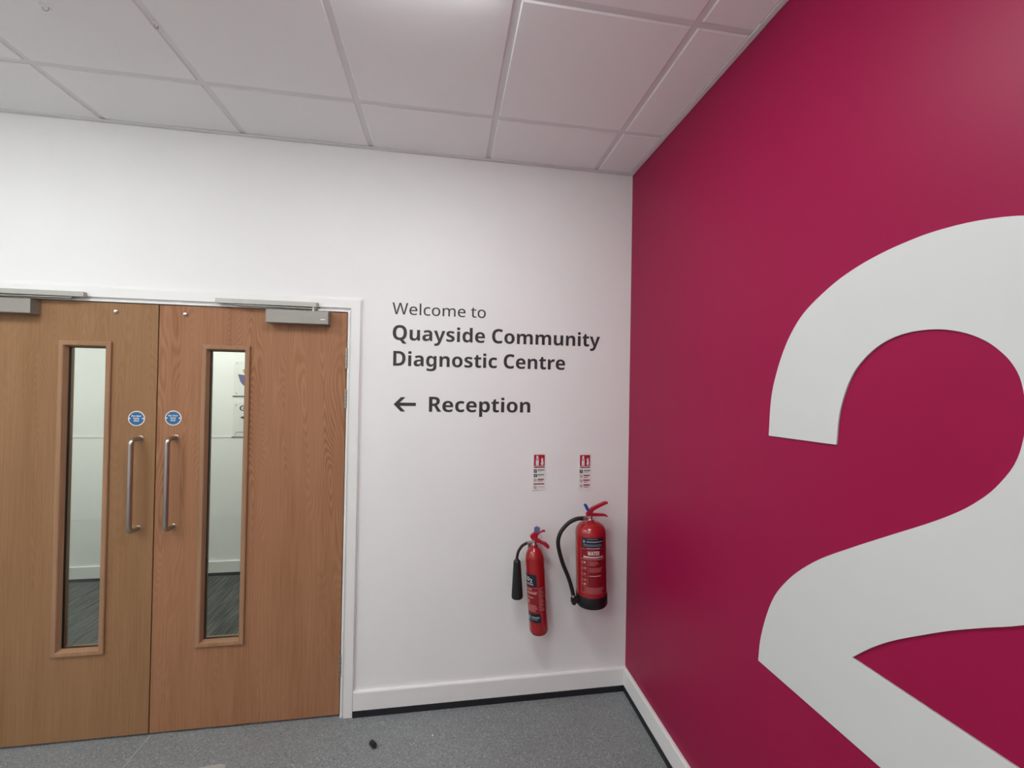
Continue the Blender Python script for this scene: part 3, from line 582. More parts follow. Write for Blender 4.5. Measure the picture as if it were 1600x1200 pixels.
light_panel(-5.0, 0.95, CH, 0.2875, 'square ceiling panel in the corridor beyond the doors, far left', M['glow_far'], 0.02)

# ---------------------------------------------------------------- the double doors
B0, B1, BZ0, BZ1 = 0.192, 0.407, 0.402, 1.858     # outer edge of the glazing bead, from the meeting line
def make_door(name, label, side, wood):
    s = side                                     # +1 right leaf, -1 left leaf
    W = abs(DR - GAP)
    e0, e1 = 0.0028, W - 0.003
    bi = 0.020
    h0, h1, hz0, hz1 = B0 + bi, B1 - bi, BZ0 + bi, BZ1 - bi
    z0, z1 = 0.012, DH
    def ring(y): return [(s * e0, y, z0), (s * e1, y, z0), (s * e1, y, z1), (s * e0, y, z1),
                         (s * h0, y, hz0), (s * h1, y, hz0), (s * h1, y, hz1), (s * h0, y, hz1)]
    vs = ring(0.0) + ring(0.044)
    fs = []
    for o in (0, 8):
        fs += [(o + i, o + (i + 1) % 4, o + 4 + (i + 1) % 4, o + 4 + i) for i in range(4)]
    fs += [(i, (i + 1) % 4, 8 + (i + 1) % 4, 8 + i) for i in range(4)]
    fs += [(4 + i, 4 + (i + 1) % 4, 12 + (i + 1) % 4, 12 + i) for i in range(4)]
    d = MB().add(vs, fs).build(name, wood, loc=(GAP, 0, 0))
    struct(d, label, 'door')
    # glazing beads, mitred, one piece per side, both faces
    prof = [(0.0, 0.0), (0.0005, -0.0085), (0.004, -0.0105), (0.019, -0.0105), (0.0215, -0.0085), (0.0285, 0.016), (0.0285, 0.0185), (0.020, 0.0185), (0.020, 0.0)]
    rect = [(B0, BZ0), (B1, BZ0), (B1, BZ1), (B0, BZ1)]
    for back in (False, True):
        for k in range(4):
            (ax, az), (bx, bz) = rect[k], rect[(k + 1) % 4]
            cx, cz = (B0 + B1) / 2, (BZ0 + BZ1) / 2
            n = len(prof); v = []
            for (px, pz) in ((ax, az), (bx, bz)):
                sx = 1 if px < cx else -1; sz = 1 if pz < cz else -1
                for t, y in prof:
                    yy = 0.044 - y if back else y
                    if back: yy = 0.044 - y if y < 0.0 else 0.044 - y
                    v.append((s * (px + sx * t), yy, pz + sz * t))
            f = [tuple(range(n)), tuple(reversed(range(n, 2 * n)))] + [(i, i + n, (i + 1) % n + n, (i + 1) % n) for i in range(n)]
            MB().add(v, f).build('glazing_bead', M['bead'], d)
    xa, xb = sorted((s * (B0 + 0.0215), s * (B1 - 0.0215)))
    MB().box(xa, xb, 0.0188, 0.0252, BZ0 + 0.0215, BZ1 - 0.0215).build('glass_pane', M['pane'], d)
    q0, q1, r0, r1 = B0 + 0.0285, B1 - 0.0285, BZ0 + 0.0285, BZ1 - 0.0285
    gk = MB()
    for u0, u1, w0, w1 in ((q0, q0 + 0.003, r0, r1), (q1 - 0.003, q1, r0, r1), (q0 + 0.003, q1 - 0.003, r1 - 0.003, r1), (q0 + 0.003, q1 - 0.003, r0, r0 + 0.003)):
        c0, c1 = sorted((s * u0, s * u1)); gk.box(c0, c1, 0.0135, 0.0187, w0, w1)
    gk.build('glazing_gasket', M['black'], d)
    # pull handle
    hx = 0.085 if s > 0 else -0.065
    za, zb = (0.985, 1.409) if s > 0 else (0.981, 1.405)
    R_ = 0.022; D = -0.062; pts = [(hx, 0.0, za)]
    for k in range(7):
        a = PI / 2 * k / 6
        pts.append((hx, D + R_ - R_ * math.sin(a), za + R_ - R_ * math.cos(a)))
    for k in range(7):
        a = PI / 2 * k / 6
        pts.append((hx, D + R_ - R_ * math.cos(a), zb - R_ + R_ * math.sin(a)))
    pts.append((hx, 0.0, zb))
    hd = MB().tube(pts, 0.0105, 18).build('pull_handle', M['steel'], d, smooth=True)
    for z in (za, zb):
        MB().lathe([(0.0135, 0.0), (0.0135, -0.002), (0.0115, -0.003)], 20, hx, z, axis='y').build('rose', M['steel'], hd, smooth=True)
    # small domed stud near the top edge
    sx = (-2.267 - GAP) if s > 0 else (-2.561 - GAP)
    MB().lathe([(0.0115, 0.0), (0.0112, -0.003), (0.0090, -0.007), (0.0045, -0.0095), (0.0008, -0.010)], 20, sx, 2.0015, axis='y').build('door_stud', M['chrome'], d, smooth=True)
    # hinges
    for za, zb in ((1.862, 1.758), (1.654, 1.557), (0.321, 0.206)):
        hh = MB().tube([(s * (W + 0.0005), -0.0055, zb), (s * (W + 0.0005), -0.0055, za)], 0.0062, 12)
        o = hh.build('hinge', M['zinc'], d, smooth=True)
        x_0, x_1 = sorted((s * (W - 0.0065), s * (W + 0.007)))
        MB().box(x_0, x_1, -0.0048, -0.0015, zb + 0.001, za - 0.001).build('hinge_leaf', M['zinc'], o)
        for q in range(1, 5):
            z = zb + (za - zb) * q / 5
            MB().tube([(s * (W + 0.0005), -0.0055, z - 0.0006), (s * (W + 0.0005), -0.0055, z + 0.0006)], 0.0066, 12).build('knuckle_joint', M['black'], o)
    return d
make_door('door_1', 'left oak veneer door leaf with narrow glass panel', -1, M['wood_l'])
make_door('door_2', 'right oak veneer door leaf with figured grain and narrow glass panel', 1, M['wood_r'])

def closer(label, xb0, xb1, xt0, xt1, mirror):
    t = tag(empty('door_closer', ((xb0 + xb1) / 2, 0, 1.972)), label, 'door closer', 'silver door closers over the double doors')
    ox, oz = t.location.x, t.location.z
    def L(m): return m.mapped(lambda x, y, z: (x - ox, y, z - oz))
    b = L(MB().bbox(xb0, xb1, -0.050, -0.0005, 1.972, 2.037, 0.002)).build('closer_body', M['silver'], t)
    far = xb0 if mirror else xb1
    sgn = 1 if mirror else -1
    a, c = sorted((far + sgn * 0.014, far + sgn * 0.036))
    L(MB().box(a, c, -0.0506, -0.0498, 1.993, 1.997)).build('badge_print', M['label_white'], b)
    L(MB().bbox(xt0, xt1, -0.036, -0.0145, 2.058, 2.081, 0.0015)).build('slide_track', M['track'], t)
    e0, e1 = (xt0 - 0.004, xt0) if mirror else (xt1, xt1 + 0.004)
    L(MB().box(e0, e1, -0.035, -0.0145, 2.0585, 2.0805)).build('track_end_cap', M['silver'], t)
    px = xb0 + 0.075 if mirror else xb1 - 0.075
    ax = px + sgn * -0.0
    tipx = px + (0.36 if mirror else -0.36)
    L(MB().tube([(px, -0.026, 2.036), (px, -0.026, 2.0575)], 0.0075, 14)).build('spindle', M['chrome'], t, smooth=True)
    arm = MB().prism_xz([(px - sgn * 0.012, 2.047), (px - sgn * 0.012, 2.052), (tipx, 2.0555), (tipx, 2.0505)], -0.035, -0.017)
    L(arm).build('closer_arm', M['silver'], t)
closer('silver door closer on the right oak leaf, fully in view', -1.891, -1.604, -2.122, -1.664, False)
closer('silver door closer on the left oak leaf, cut off by the picture edge', -3.155, -2.868, -3.130, -2.672, True)

def fire_disc(x, z, label):
    t = tag(empty('fire_door_sign', (x, 0, z)), label, 'sign', 'round blue fire door signs')
    R0 = 0.0355
    MB().lathe([(0.001, 0.0), (R0, 0.0), (R0, -0.0010), (R0 - 0.0006, -0.0014), (0.001, -0.0014)], 48, 0, 0, axis='y').build('rim', M['label_white'], t)
    MB().lathe([(0.001, -0.001), (R0 - 0.0042, -0.001), (R0 - 0.0042, -0.0018), (0.001, -0.0018)], 48, 0, 0, axis='y').build('blue_face', M['blue'], t)
    for s in (-1, 1):
        MB().lathe([(0.0036, -0.001), (0.0036, -0.0026), (0.002, -0.0032), (0.0005, -0.0032)], 14, s * 0.0275, 0, axis='y').build('screw', M['label_white'], t, smooth=True)
    for text, zz, w in (('Fire door', 0.0075, 0.042), ('keep', -0.0035, 0.0235), ('shut', -0.0145, 0.0215)):
        for ch, cs in layout(text, FB, 0.0086, 1.0, w):
            me = outline_mesh('letter', cs, 0.0006)
            remap(me, lambda u, v, d: (u - w / 2, -0.0020 - d, v + zz))
            link('letter', me, M['label_white'], t)
fire_disc(-2.465, 1.499, 'round blue fire door sign on the left oak leaf')
fire_disc(-2.309, 1.502, 'round blue fire door sign on the right oak leaf')

# ---------------------------------------------------------------- wall lettering
def line_of_text(parent, text, font, x, z, cap, w, mtl):
    px, pz = parent.location.x, parent.location.z
    for ch, cs in layout(text, font, cap, 0.95, w):
        me = outline_mesh('letter', cs, 0.0008)
        remap(me, lambda u, v, d: (u + x - px, -0.0006 - d, v + z - pz))
        link('letter', me, mtl, parent)
t = tag(empty('wall_lettering', (-1.30, 0, 2.045)), 'thin dark words Welcome to on the white wall', 'lettering', 'dark vinyl words on the white wall')
line_of_text(t, 'Welcome to', FL, -1.304, 2.0455, 0.0605, 0.484, M['letter'])
t = tag(empty('wall_lettering', (-1.30, 0, 1.779)), 'bold dark words Quayside Community Diagnostic Centre on the white wall', 'lettering', 'dark vinyl words on the white wall')
line_of_text(t, 'Quayside Community', FB, -1.300, 1.9125, 0.0765, 1.121, M['letter'])
line_of_text(t, 'Diagnostic Centre', FB, -1.295, 1.779, 0.0765, 0.917, M['letter'])
t = tag(empty('wall_lettering', (-1.109, 0, 1.542)), 'bold dark word Reception beside the arrow', 'lettering', 'dark vinyl words on the white wall')
line_of_text(t, 'Reception', FB, -1.109, 1.5425, 0.0785, 0.540, M['letter'])
hw = 0.0085
ar = [(-1.2885, 1.580), (-1.252, 1.617), (-1.229, 1.617), (-1.2575, 1.5885), (-1.176, 1.5885), (-1.176, 1.5715), (-1.2575, 1.5715), (-1.229, 1.5425), (-1.252, 1.5425)]
me = outline_mesh('wall_arrow', [[(x + 1.2325, z - 1.542) for x, z in ar]], 0.0008)
remap(me, lambda u, v, d: (u, -0.0006 - d, v))
tag(link('wall_arrow', me, M['letter'], loc=(-1.2325, 0, 1.542)), 'dark arrow pointing left beside the word Reception', 'arrow')

# ---------------------------------------------------------------- the large numeral 2 on the magenta wall
OUT = [(1.044, 1.538), (1.052, 1.653), (1.072, 1.734), (1.107, 1.819), (1.150, 1.884), (1.197, 1.927), (1.269, 1.971), (1.333, 1.997), (1.391, 2.012), (1.442, 2.020), (1.500, 2.024),
       (1.575, 2.018), (1.650, 1.998), (1.735, 1.955), (1.805, 1.893), (1.855, 1.810), (1.878, 1.720), (1.880, 1.640), (1.868, 1.560), (1.838, 1.480), (1.790, 1.405), (1.722, 1.333), (1.642, 1.270), (1.591, 1.237),
       (1.533, 1.198), (1.475, 1.154), (1.425, 1.114), (1.378, 1.070), (1.328, 1.015)]
INN = [(1.011, 0.8045), (1.019, 0.875), (1.040, 0.956), (1.070, 1.033), (1.107, 1.092), (1.160, 1.155), (1.232, 1.221), (1.323, 1.287), (1.412, 1.348), (1.492, 1.402), (1.544, 1.441), (1.577, 1.472), (1.604, 1.505),
       (1.630, 1.552), (1.642, 1.600), (1.645, 1.650), (1.639, 1.702), (1.627, 1.735), (1.609, 1.761), (1.585, 1.784), (1.549, 1.804), (1.500, 1.816), (1.444, 1.814), (1.393, 1.796), (1.348, 1.760), (1.318, 1.718), (1.295, 1.658), (1.284, 1.605), (1.279, 1.541)]
def sm(P):
    return [(q.x, q.y) for q in spline([(a, b, 0) for a, b in P], 4)]
two = sm(OUT) + [(1.895, 1.015), (1.895, 0.8045)] + sm(INN)
me = outline_mesh('wall_numeral', [[(-a, b) for a, b in two]], 0.0045)
remap(me, lambda u, v, d: (-0.0024 - d, u + 1.45, v - 0.8045))
tag(link('wall_numeral', me, M['numeral'], loc=(0, -1.45, 0.8045)), 'huge white numeral 2 on the magenta wall', 'numeral')

# ---------------------------------------------------------------- extinguisher signs
def ext_sign(items, label):
    p = items[0]
    cx, z0 = (p[1] + p[3]) / 2, p[2]
    t = tag(empty('extinguisher_sign', (cx, 0, z0)), label, 'sign', 'extinguisher signs on the white wall')
    mats = dict(red_field='signred', maroon_band='maroon', green_line='green', pale_line='palegreen', maroon_line='maroon', pink_line='pink')
    for n, a, b, c, d in items:
        a -= cx; c -= cx; b -= z0; d -= z0
        if n == 'panel':
            MB().bbox(a, c, -0.0020, 0, b, d, 0.0005).build('panel', M['signp'], t)
        elif n == 'green_icon':
            o = MB().box(a, c, -0.0026, -0.0019, b, d).build('green_icon', M['darkicon'], t)
            w, h = c - a, d - b
            MB().prism_xz([(a + w * .22, b + h * .3), (a + w * .4, b + h * .15), (a + w * .8, b + h * .75), (a + w * .55, b + h * .9)], -0.0029, -0.0025).build('icon_print', M['palegreen'], o)
        elif n == 'ring_icon':
            x, z = (a + c) / 2, (b + d) / 2; r = min(c - a, d - b) / 2 - 0.0012
            pts = [(x + r * math.cos(q * PI / 14), -0.0022, z + r * math.sin(q * PI / 14)) for q in range(28)]
            m = MB().tube(pts, 0.00085, 6, closed=True)
            o = m.build('prohibition_ring', M['greyring'], t)
            MB().prism_xz([(x - r * .75, z + r * .65), (x - r * .6, z + r * .8), (x + r * .75, z - r * .65), (x + r * .6, z - r * .8)], -0.0027, -0.0019).build('ring_bar', M['greyring'], o)
            MB().prism_xz([(x - r * .4, z - r * .5), (x + r * .1, z - r * .55), (x + r * .25, z + r * .2), (x - r * .05, z + r * .5), (x - r * .3, z + r * .1)], -0.0023, -0.0019).build('icon_print', M['maroon'], o)
        else:
            o = MB().box(a, c, -0.0025, -0.0019, b, d).build(n, M[mats[n]], t)
            if n == 'red_field':
                w, h = c - a, d - b
                ex = [(.17, .05), (.45, .05), (.45, .60), (.40, .70), (.40, .90), (.24, .93), (.20, .80), (.24, .70), (.17, .60)]
                MB().prism_xz([(a + w * x, b + h * y) for x, y in ex], -0.0029, -0.0024).build('extinguisher_print', M['label_white'], o)
                MB().box(a + w * .20, a + w * .42, -0.0032, -0.0028, b + h * .53, b + h * .60).build('band_print', M['signred'], o)
                fl = [(.70, .07), (.86, .07), (.90, .30), (.84, .50), (.88, .72), (.78, .60), (.74, .80), (.66, .55), (.70, .40), (.64, .22)]
                MB().prism_xz([(a + w * x, b + h * y) for x, y in fl], -0.0029, -0.0024).build('flame_print', M['label_white'], o)
ext_sign(SIGN_A, 'small red and white sign above the slim extinguisher')
ext_sign(SIGN_B, 'small red and white sign above the wide extinguisher')

# ---------------------------------------------------------------- fire extinguishers
def cyl_patch(r, a0, a1, z0, z1, n=14, th=0.0004):
    """Curved label on a cylinder about z; angle 0 faces -y, positive towards +x."""
    vs, fs = [], []
    for i in range(n + 1):
        a = math.radians(a0 + (a1 - a0) * i / n)
        for rr, z in ((r, z0), (r, z1), (r + th, z1), (r + th, z0)):
            vs.append((rr * math.sin(a), -rr * math.cos(a), z))
    for i in range(n):
        for k in range(4):
            fs.append((i * 4 + k, (i + 1) * 4 + k, (i + 1) * 4 + (k + 1) % 4, i * 4 + (k + 1) % 4))
    fs.append((0, 1, 2, 3)); fs.append(tuple(n * 4 + k for k in (3, 2, 1, 0)))
    return MB().add(vs, fs)
def cyl_text(text, r, amid, z, cap, w, parent, mtl, name='letter', drop=None):
    for idx, (ch, cs) in enumerate(layout(text, FB, cap, 1.0, w)):
        me = outline_mesh(name, cs, 0.0004)
        dz = drop if (drop and ch == '2') else 0
        def fn(u, v, d):
            a = math.radians(amid) + (u - w / 2) / r
            rr = r + 0.0010 + d
            return (rr * math.sin(a), -rr * math.cos(a), z + v + dz)
        remap(me, fn); link(name, me, mtl, parent)

def frame_of(loc, tilt, lean):
    """World matrix of a hanging extinguisher and its inverse."""
    m = Matrix.Translation(loc) @ Matrix.Rotation(tilt, 4, 'Y') @ Matrix.Rotation(lean, 4, 'X')
    return m, m.inverted()

# --- wide water extinguisher
m, inv = frame_of(Vector((-0.2375, -0.094, 0.540)), math.radians(-2.0), math.radians(0.6))
t = tag(empty('fire_extinguisher'), 'wide red fire extinguisher with black base marked WATER', 'fire extinguisher', 'fire extinguishers on the white wall')
t.matrix_world = m
def WL(mb): return mb.mapped(lambda x, y, z: inv @ Vector((x, y, z)))
R1 = 0.0805
body = MB().lathe([(0.02, 0.02), (R1, 0.02), (R1, 0.372), (R1 * 0.985, 0.388), (R1 * 0.93, 0.404), (R1 * 0.80, 0.419), (R1 * 0.58, 0.430), (R1 * 0.34, 0.436), (0.019, 0.438), (0.019, 0.444)], 56).build('cylinder_body', M['red'], t, smooth=True)
MB().lathe([(0.03, 0.0), (R1 - 0.012, 0.0), (R1 - 0.002, 0.004), (R1 + 0.0025, 0.012), (R1 + 0.0025, 0.060), (R1 + 0.001, 0.064), (R1, 0.064)], 56).build('base_boot', M['boot'], t, smooth=True)
A0 = -13
lab = cyl_patch(R1 + 0.0003, A0 - 40, A0 + 44, 0.323, 0.374).build('brand_label', M['label_navy'], t)
for z, a0, a1, h, mt in ((0.3520, -22, 40, 0.0050, 'label_grey'), (0.3380, -34, 34, 0.0026, 'label_grey'), (0.3310, -34, 40, 0.0022, 'label_grey'), (0.3670, -20, 20, 0.002, 'label_grey')):
    cyl_patch(R1 + 0.0006, A0 + a0, A0 + a1, z, z + h, 10).build('print_line', M[mt], lab)
cyl_patch(R1 + 0.0006, A0 - 35, A0 - 28, 0.347, 0.362, 3).build('emblem_print', M['label_grey'], lab)
# outlined instruction label
il = cyl_patch(R1 + 0.0002, A0 - 46, A0 + 52, 0.0855, 0.3185, 20, 0.0003).build('instruction_label', M['label_red'], t)
def ln(a0, a1, z, h, mt='label_print', n=12): cyl_patch(R1 + 0.0006, A0 + a0, A0 + a1, z, z + h, n).build('print_line', M[mt], il)
ln(-46, 50, 0.3165, 0.0012, 'label_dim'); ln(-46, 50, 0.0865, 0.0014, 'label_dim'); ln(-44, 50, 0.2635, 0.0020)
ln(-46, -45, 0.0865, 0.231, 'label_dim', 2); ln(-18.5, -17.6, 0.125, 0.136, 'label_dim', 2)
ln(-20, 28, 0.3200, 0.0030)
ln(-34, 42, 0.2715, 0.0085, 'label_print')
cyl_text('WATER', R1, A0 + 4, 0.2865, 0.0205, 0.062, t, M['label_white'])
for z in (0.252, 0.246, 0.240, 0.234): ln(-14, 22 - (z * 1000 % 5) * 3, z, 0.0022, 'label_dim', 8)
for z in (0.218, 0.212, 0.206, 0.200): ln(-14, 42 - (z * 1000 % 7) * 3, z, 0.0022, 'label_dim', 8)
ln(-14, 30, 0.178, 0.0030, 'label_print', 8)
for k, z in enumerate((0.240, 0.210, 0.180, 0.150, 0.128)):
    ln(-42, -38, z, 0.012, 'label_dim', 3); ln(-34, -26 + 3 * (k % 2), z + 0.003, 0.009, 'label_print' if k in (0, 4) else 'label_dim', 3)
    ln(-43, -20, z - 0.004, 0.0010, 'label_dim', 5)
for z in (0.117, 0.111, 0.105, 0.099, 0.093): ln(-40 + (z * 1000 % 4) * 4, 46 - (z * 1000 % 5) * 3, z, 0.0024, 'label_dim', 12)
# valve, levers, tag, ring, hose
vx, vz = -0.2525, 0.9720
WL(MB().tube([(vx, -0.094, 0.974), (vx, -0.094, 0.986), (vx, -0.094, 0.9862), (vx, -0.094, 1.004)], [0.016, 0.016, 0.011, 0.011], 16)).build('valve_body', M['chrome'], t, smooth=True)
WL(MB().tube([(vx, -0.094, 0.990), (-0.300, -0.097, 0.9905)], 0.0042, 12)).build('hose_tail', M['chrome'], t, smooth=True)
WL(MB().prism_xz(W_UP, -0.104, -0.084)).build('upper_lever', M['lever'], t)
WL(MB().prism_xz(W_LOW, -0.101, -0.087)).build('lower_lever', M['lever'], t)
WL(MB().prism_xz(W_TAG, -0.106, -0.096)).build('blue_tag', M['bluetag'], t)
cg = Vector((-0.2445, -0.112, 0.9655))
WL(MB().tube([(cg.x + 0.0095 * math.cos(a * PI / 10), cg.y + 0.002 * math.sin(a * PI / 10), cg.z + 0.011 * math.sin(a * PI / 10)) for a in range(20)], 0.0020, 8, closed=True)).build('pin_ring', M['zinc'], t, smooth=True)
hp = [(-0.296, -0.098, 0.9915), (-0.330, -0.100, 0.990), (-0.374, -0.100, 0.969), (-0.416, -0.100, 0.921), (-0.428, -0.100, 0.862), (-0.404, -0.100, 0.768), (-0.367, -0.100, 0.679), (-0.343, -0.100, 0.600), (-0.338, -0.100, 0.560)]
WL(MB().tube(spline(hp, 8), 0.0105, 14)).build('discharge_hose', M['rubber'], t, smooth=True)
WL(MB().tube([(-0.338, -0.100, 0.578), (-0.336, -0.100, 0.548), (-0.3355, -0.100, 0.543)], [0.0125, 0.0125, 0.010], 14)).build('hose_nozzle', M['boot'], t, smooth=True)
WL(MB().bbox(-0.352, -0.300, -0.112, -0.086, 0.552, 0.578, 0.004)).build('hose_clip', M['boot'], t)
WL(MB().tube([(-0.341, -0.100, 0.582), (-0.340, -0.100, 0.594)], 0.0115, 14)).build('hose_ferrule', M['chrome'], t, smooth=True)
WL(MB().bbox(-0.270, -0.210, -0.014, 0.0, 0.905, 0.975, 0.002)).build('wall_bracket', M['zinc'], t)
WL(MB().bbox(-0.250, -0.230, -0.092, -0.012, 0.974, 0.980, 0.001)).build('bracket_hook', M['zinc'], t)

# --- slim carbon dioxide extinguisher
m, inv = frame_of(Vector((-0.5145, -0.068, 0.394)), math.radians(-4.6), math.radians(0.8))
t = tag(empty('fire_extinguisher'), 'slim red fire extinguisher with black horn marked CO2', 'fire extinguisher', 'fire extinguishers on the white wall')
t.matrix_world = m
R2 = 0.0500
MB().lathe([(0.01, 0.004), (0.035, 0.0), (R2 - 0.006, 0.003), (R2 - 0.001, 0.012), (R2, 0.022), (R2, 0.385), (R2 * 0.97, 0.403), (R2 * 0.87, 0.421), (R2 * 0.70, 0.436), (R2 * 0.50, 0.446), (0.019, 0.452), (0.0185, 0.462)], 48).build('cylinder_body', M['red'], t, smooth=True)
A1 = -23
lab = cyl_patch(R2 + 0.0003, A1 - 72, A1 + 15, 0.262, 0.325).build('gas_label', M['label_navy'], t)
cyl_text('CO2', R2, A1 - 38, 0.2905, 0.0200, 0.046, t, M['label_white'], drop=-0.007)
cyl_patch(R2 + 0.0006, A1 - 62, A1 - 6, 0.2700, 0.2790, 8).build('print_line', M['label_grey'], lab)
il = cyl_patch(R2 + 0.0002, A1 - 70, A1 + 62, 0.1285, 0.258, 20, 0.0003).build('instruction_label', M['label_red'], t)
def lc(a0, a1, z, h, mt='label_print', n=8): cyl_patch(R2 + 0.0006, A1 + a0, A1 + a1, z, z + h, n).build('print_line', M[mt], il)
lc(-62, 20, 0.2540, 0.0016, 'label_dim'); lc(-60, -18, 0.2440, 0.0050, 'label_print'); lc(-58, 16, 0.2320, 0.0045, 'label_dim'); lc(-54, 10, 0.2250, 0.0045, 'label_print')
lc(-56, -10, 0.2030, 0.0030, 'label_print')
lc(-60, -40, 0.172, 0.018, 'label_dim'); lc(-52, -44, 0.176, 0.012, 'label_print')
for z in (0.163, 0.157, 0.151, 0.145, 0.139, 0.133): lc(-60 + (z * 1000 % 4) * 3, 14 - (z * 1000 % 5) * 4, z, 0.0030, 'label_dim' if int(z * 1000) % 2 else 'label_print')
for k in range(14): lc(22, 58 - (k * 7 % 5) * 4, 0.136 + k * 0.0088, 0.0036, 'label_dim')
l2 = cyl_patch(R2 + 0.0003, A1 - 62, A1 + 28, 0.0745, 0.122).build('brand_label', M['label_navy'], t)
cyl_patch(R2 + 0.0006, A1 - 30, A1 + 20, 0.0990, 0.1060, 8).build('print_line', M['label_grey'], l2)
cyl_patch(R2 + 0.0006, A1 - 30, A1 + 10, 0.0900, 0.0935, 8).build('print_line', M['label_grey'], l2)
cyl_patch(R2 + 0.0006, A1 - 54, A1 - 40, 0.0880, 0.1080, 4).build('emblem_print', M['label_grey'], l2)
yc = -0.073
WL(MB().tube([(-0.5500, yc, 0.848), (-0.5505, yc, 0.862), (-0.5505, yc, 0.8622), (-0.5510, yc, 0.884)], [0.0155, 0.0155, 0.0115, 0.0115], 16)).build('valve_body', M['chrome'], t, smooth=True)
WL(MB().prism_xz(C_HEAD, yc - 0.009, yc + 0.009)).build('valve_head', M['lever'], t)
WL(MB().prism_xz(C_UP, yc - 0.008, yc + 0.008)).build('upper_lever', M['lever'], t)
WL(MB().prism_xz(C_LOW, yc - 0.0105, yc + 0.0105)).build('lower_lever', M['lever'], t)
WL(MB().prism_xz(C_TAG, yc - 0.001, yc + 0.006)).build('grey_tag', M['greytag'], t)
WL(MB().tube([(-0.5185 + 0.0055 * math.cos(a * PI / 8), yc - 0.010, 0.8975 + 0.0075 * math.sin(a * PI / 8)) for a in range(16)], 0.0012, 6, closed=True)).build('pin_ring', M['zinc'], t, smooth=True)
WL(MB().tube([(-0.552, yc, 0.866), (-0.588, yc, 0.8655)], 0.0085, 14)).build('hose_coupling', M['zinc'], t, smooth=True)
hp = [(-0.584, yc, 0.8660), (-0.600, yc, 0.859), (-0.617, yc, 0.847), (-0.633, yc, 0.822), (-0.6395, yc, 0.795), (-0.640, yc, 0.772)]
WL(MB().tube(spline(hp, 8), [0.0075] * 41, 12)).build('swivel_hose', M['rubber'], t, smooth=True)
WL(MB().tube([(-0.6400, yc, 0.786), (-0.6400, yc, 0.779), (-0.6400, yc, 0.772), (-0.6390, yc, 0.750), (-0.6360, yc, 0.600), (-0.6357, yc, 0.588), (-0.6355, yc, 0.583)], [0.0085, 0.012, 0.0185, 0.0200, 0.0292, 0.0296, 0.0280], 24)).build('discharge_horn', M['rubber'], t, smooth=True)
WL(MB().bbox(-0.570, -0.530, -0.016, 0.0, 0.790, 0.850, 0.002)).build('wall_bracket', M['zinc'], t)
WL(MB().bbox(-0.556, -0.544, -0.070, -0.014, 0.842, 0.848, 0.001)).build('bracket_hook', M['zinc'], t)

# ---------------------------------------------------------------- plaques on the corridor wall beyond the doors
def plaque(z0, z1, label, fill):
    t = tag(empty('wall_plaque', (-2.71, FARY, z0)), label, 'sign', 'white plaques beyond the door glass')
    h = z1 - z0
    MB().bbox(-0.15, 0.15, -0.005, 0, 0, h, 0.001).build('panel', M['signp'], t)
    MB().box(-0.158, 0.158, -0.006, -0.0005, -0.008, -0.001).build('lower_edge', M['farline'], t)
    for x in (-0.128, 0.128):
        for z in (0.022, h - 0.022):
            MB().lathe([(0.0055, -0.0045), (0.005, -0.0075), (0.001, -0.008)], 14, x, z, axis='y').build('screw', M['zinc'], t)
    fill(t, h)
def petals(t, h):
    q = [(-0.118, 0.190), (-0.060, 0.182), (-0.040, 0.150), (-0.040, 0.080), (-0.072, 0.092), (-0.098, 0.125)]
    MB().prism_xz(q, -0.0062, -0.0045).build('purple_petal', M['purple'], t)
    q = [(-0.082, 0.232), (-0.045, 0.238), (-0.030, 0.215), (-0.042, 0.192), (-0.072, 0.198)]
    MB().prism_xz(q, -0.0062, -0.0045).build('ochre_petal', M['ochre'], t)
def direction(t, h):
    for ch, cs in layout('G', FB, 0.046, 1.0, 0.044):
        me = outline_mesh('letter', cs, 0.001)
        remap(me, lambda u, v, d: (u - 0.098, -0.0056 - d, v + 0.226)); link('letter', me, M['letter'], t)
    MB().prism_xz([(-0.095, 0.167), (-0.058, 0.150), (-0.058, 0.184)], -0.0062, -0.0045).build('arrow_print', M['letter'], t)
    MB().box(-0.128, 0.128, -0.0058, -0.0045, 0.036, 0.040).build('print_line', M['farline'], t)
plaque(1.562, 1.868, 'upper white plaque with purple petal seen through right door glass', petals)
plaque(1.205, 1.503, 'lower white plaque with letter G and arrow behind right door glass', direction)

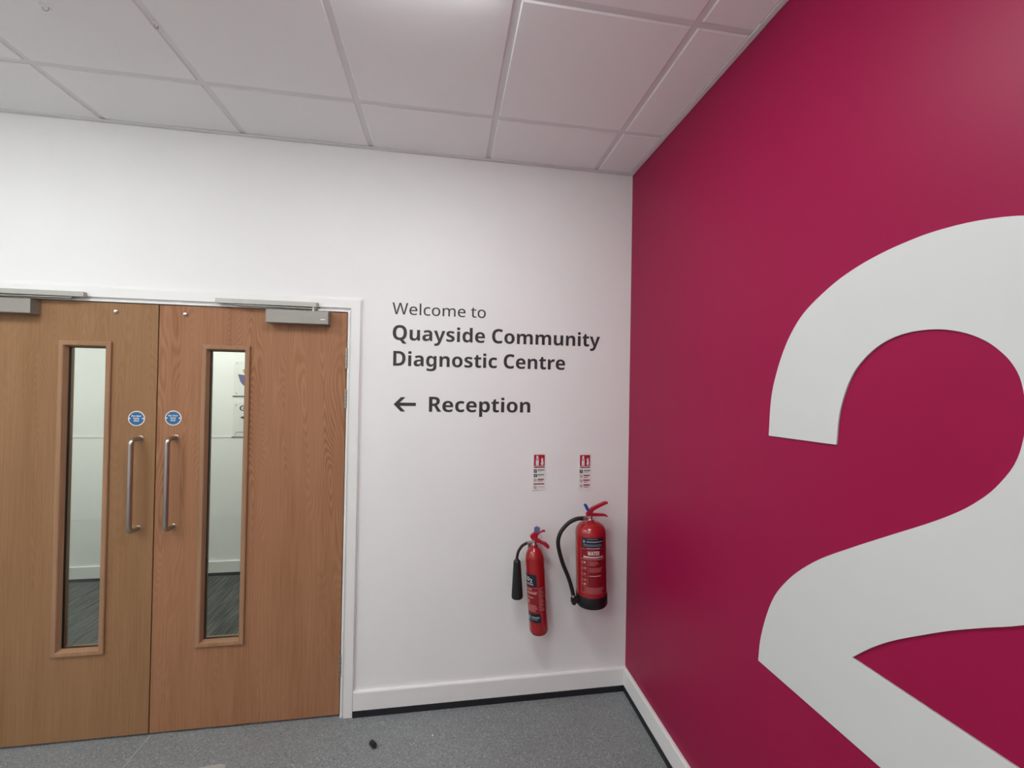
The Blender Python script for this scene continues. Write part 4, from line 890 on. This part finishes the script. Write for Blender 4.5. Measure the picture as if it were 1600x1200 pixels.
# ---------------------------------------------------------------- small things
# black plug lying on the floor
a = Vector((-1.338, -0.190, 0.0085)); b = Vector((-1.312, -0.222, 0.0085)); o_ = (a + b) / 2
pl = empty('floor_plug', (o_.x, o_.y, 0))
tag(pl, 'small black plastic plug lying on the grey floor', 'plug')
d = (b - a).normalized(); c = Vector((0, 0, 0.0117))
MB().tube([c - d * 0.019, c - d * 0.017, c + d * 0.012, c + d * 0.014], [0.0095, 0.0115, 0.0115, 0.0095], 16).build('plug_body', M['black'], pl, smooth=True)
MB().tube([c + d * 0.0135, c + d * 0.0205], [0.0075, 0.0065], 12).build('plug_tip', M['boot'], pl, smooth=True)
# white crumb
bm = bmesh.new(); bmesh.ops.create_icosphere(bm, subdivisions=2, radius=0.0045)
for v in bm.verts: v.co = Vector((v.co.x * random.uniform(.8, 1.2), v.co.y * random.uniform(.8, 1.2), v.co.z * 0.7 + 0.003))
me = bpy.data.meshes.new('plaster_crumb'); bm.to_mesh(me); bm.free()
tag(link('plaster_crumb', me, M['label_white'], loc=(-1.055, -0.181, 0)), 'tiny white crumb on the grey floor near the skirting', 'crumb')
# pale scrap at the lower edge of the picture
sc_ = [(-0.10, -0.034), (-0.05, -0.012), (0.00, -0.004), (0.05, -0.002), (0.075, -0.010), (0.085, -0.075), (0.02, -0.11), (-0.08, -0.095)]
n = len(sc_)
vs = [(x, y, 0.0004) for x, y in sc_] + [(x, y, 0.0016 + 0.0012 * math.sin(9 * x)) for x, y in sc_]
tag(MB().add(vs, [tuple(reversed(range(n))), tuple(range(n, 2 * n))] + [(i, (i + 1) % n, (i + 1) % n + n, i + n) for i in range(n)]).build('paper_scrap', M['pale'], loc=(-2.02, -0.207, 0)), 'pale flat scrap on the floor before the right door', 'scrap')
# ceiling hooks
def hook(x, y, z, label, rot):
    t = tag(empty('ceiling_hook', (x, y, z)), label, 'hook', 'small metal hooks under the ceiling')
    t.rotation_euler.z = rot
    MB().bbox(-0.016, 0.016, -0.007, 0.007, -0.003, 0.0, 0.0008).build('hook_plate', M['tee'], t)
    pts = [(0.006, 0, -0.002), (0.006, 0, -0.010), (0.002, 0, -0.016), (-0.005, 0, -0.016), (-0.009, 0, -0.010)]
    MB().tube(spline(pts, 5), 0.0016, 8).build('hook_wire', M['zinc'], t, smooth=True)
hook(-2.330, -0.664, H, 'small metal hook under the ceiling tile at upper left corner', 0.6)
hook(-2.0225, -0.642, H + 0.0072, 'small metal hook on the ceiling grid bar above the doors', 1.4)
bpy.context.view_layer.update()
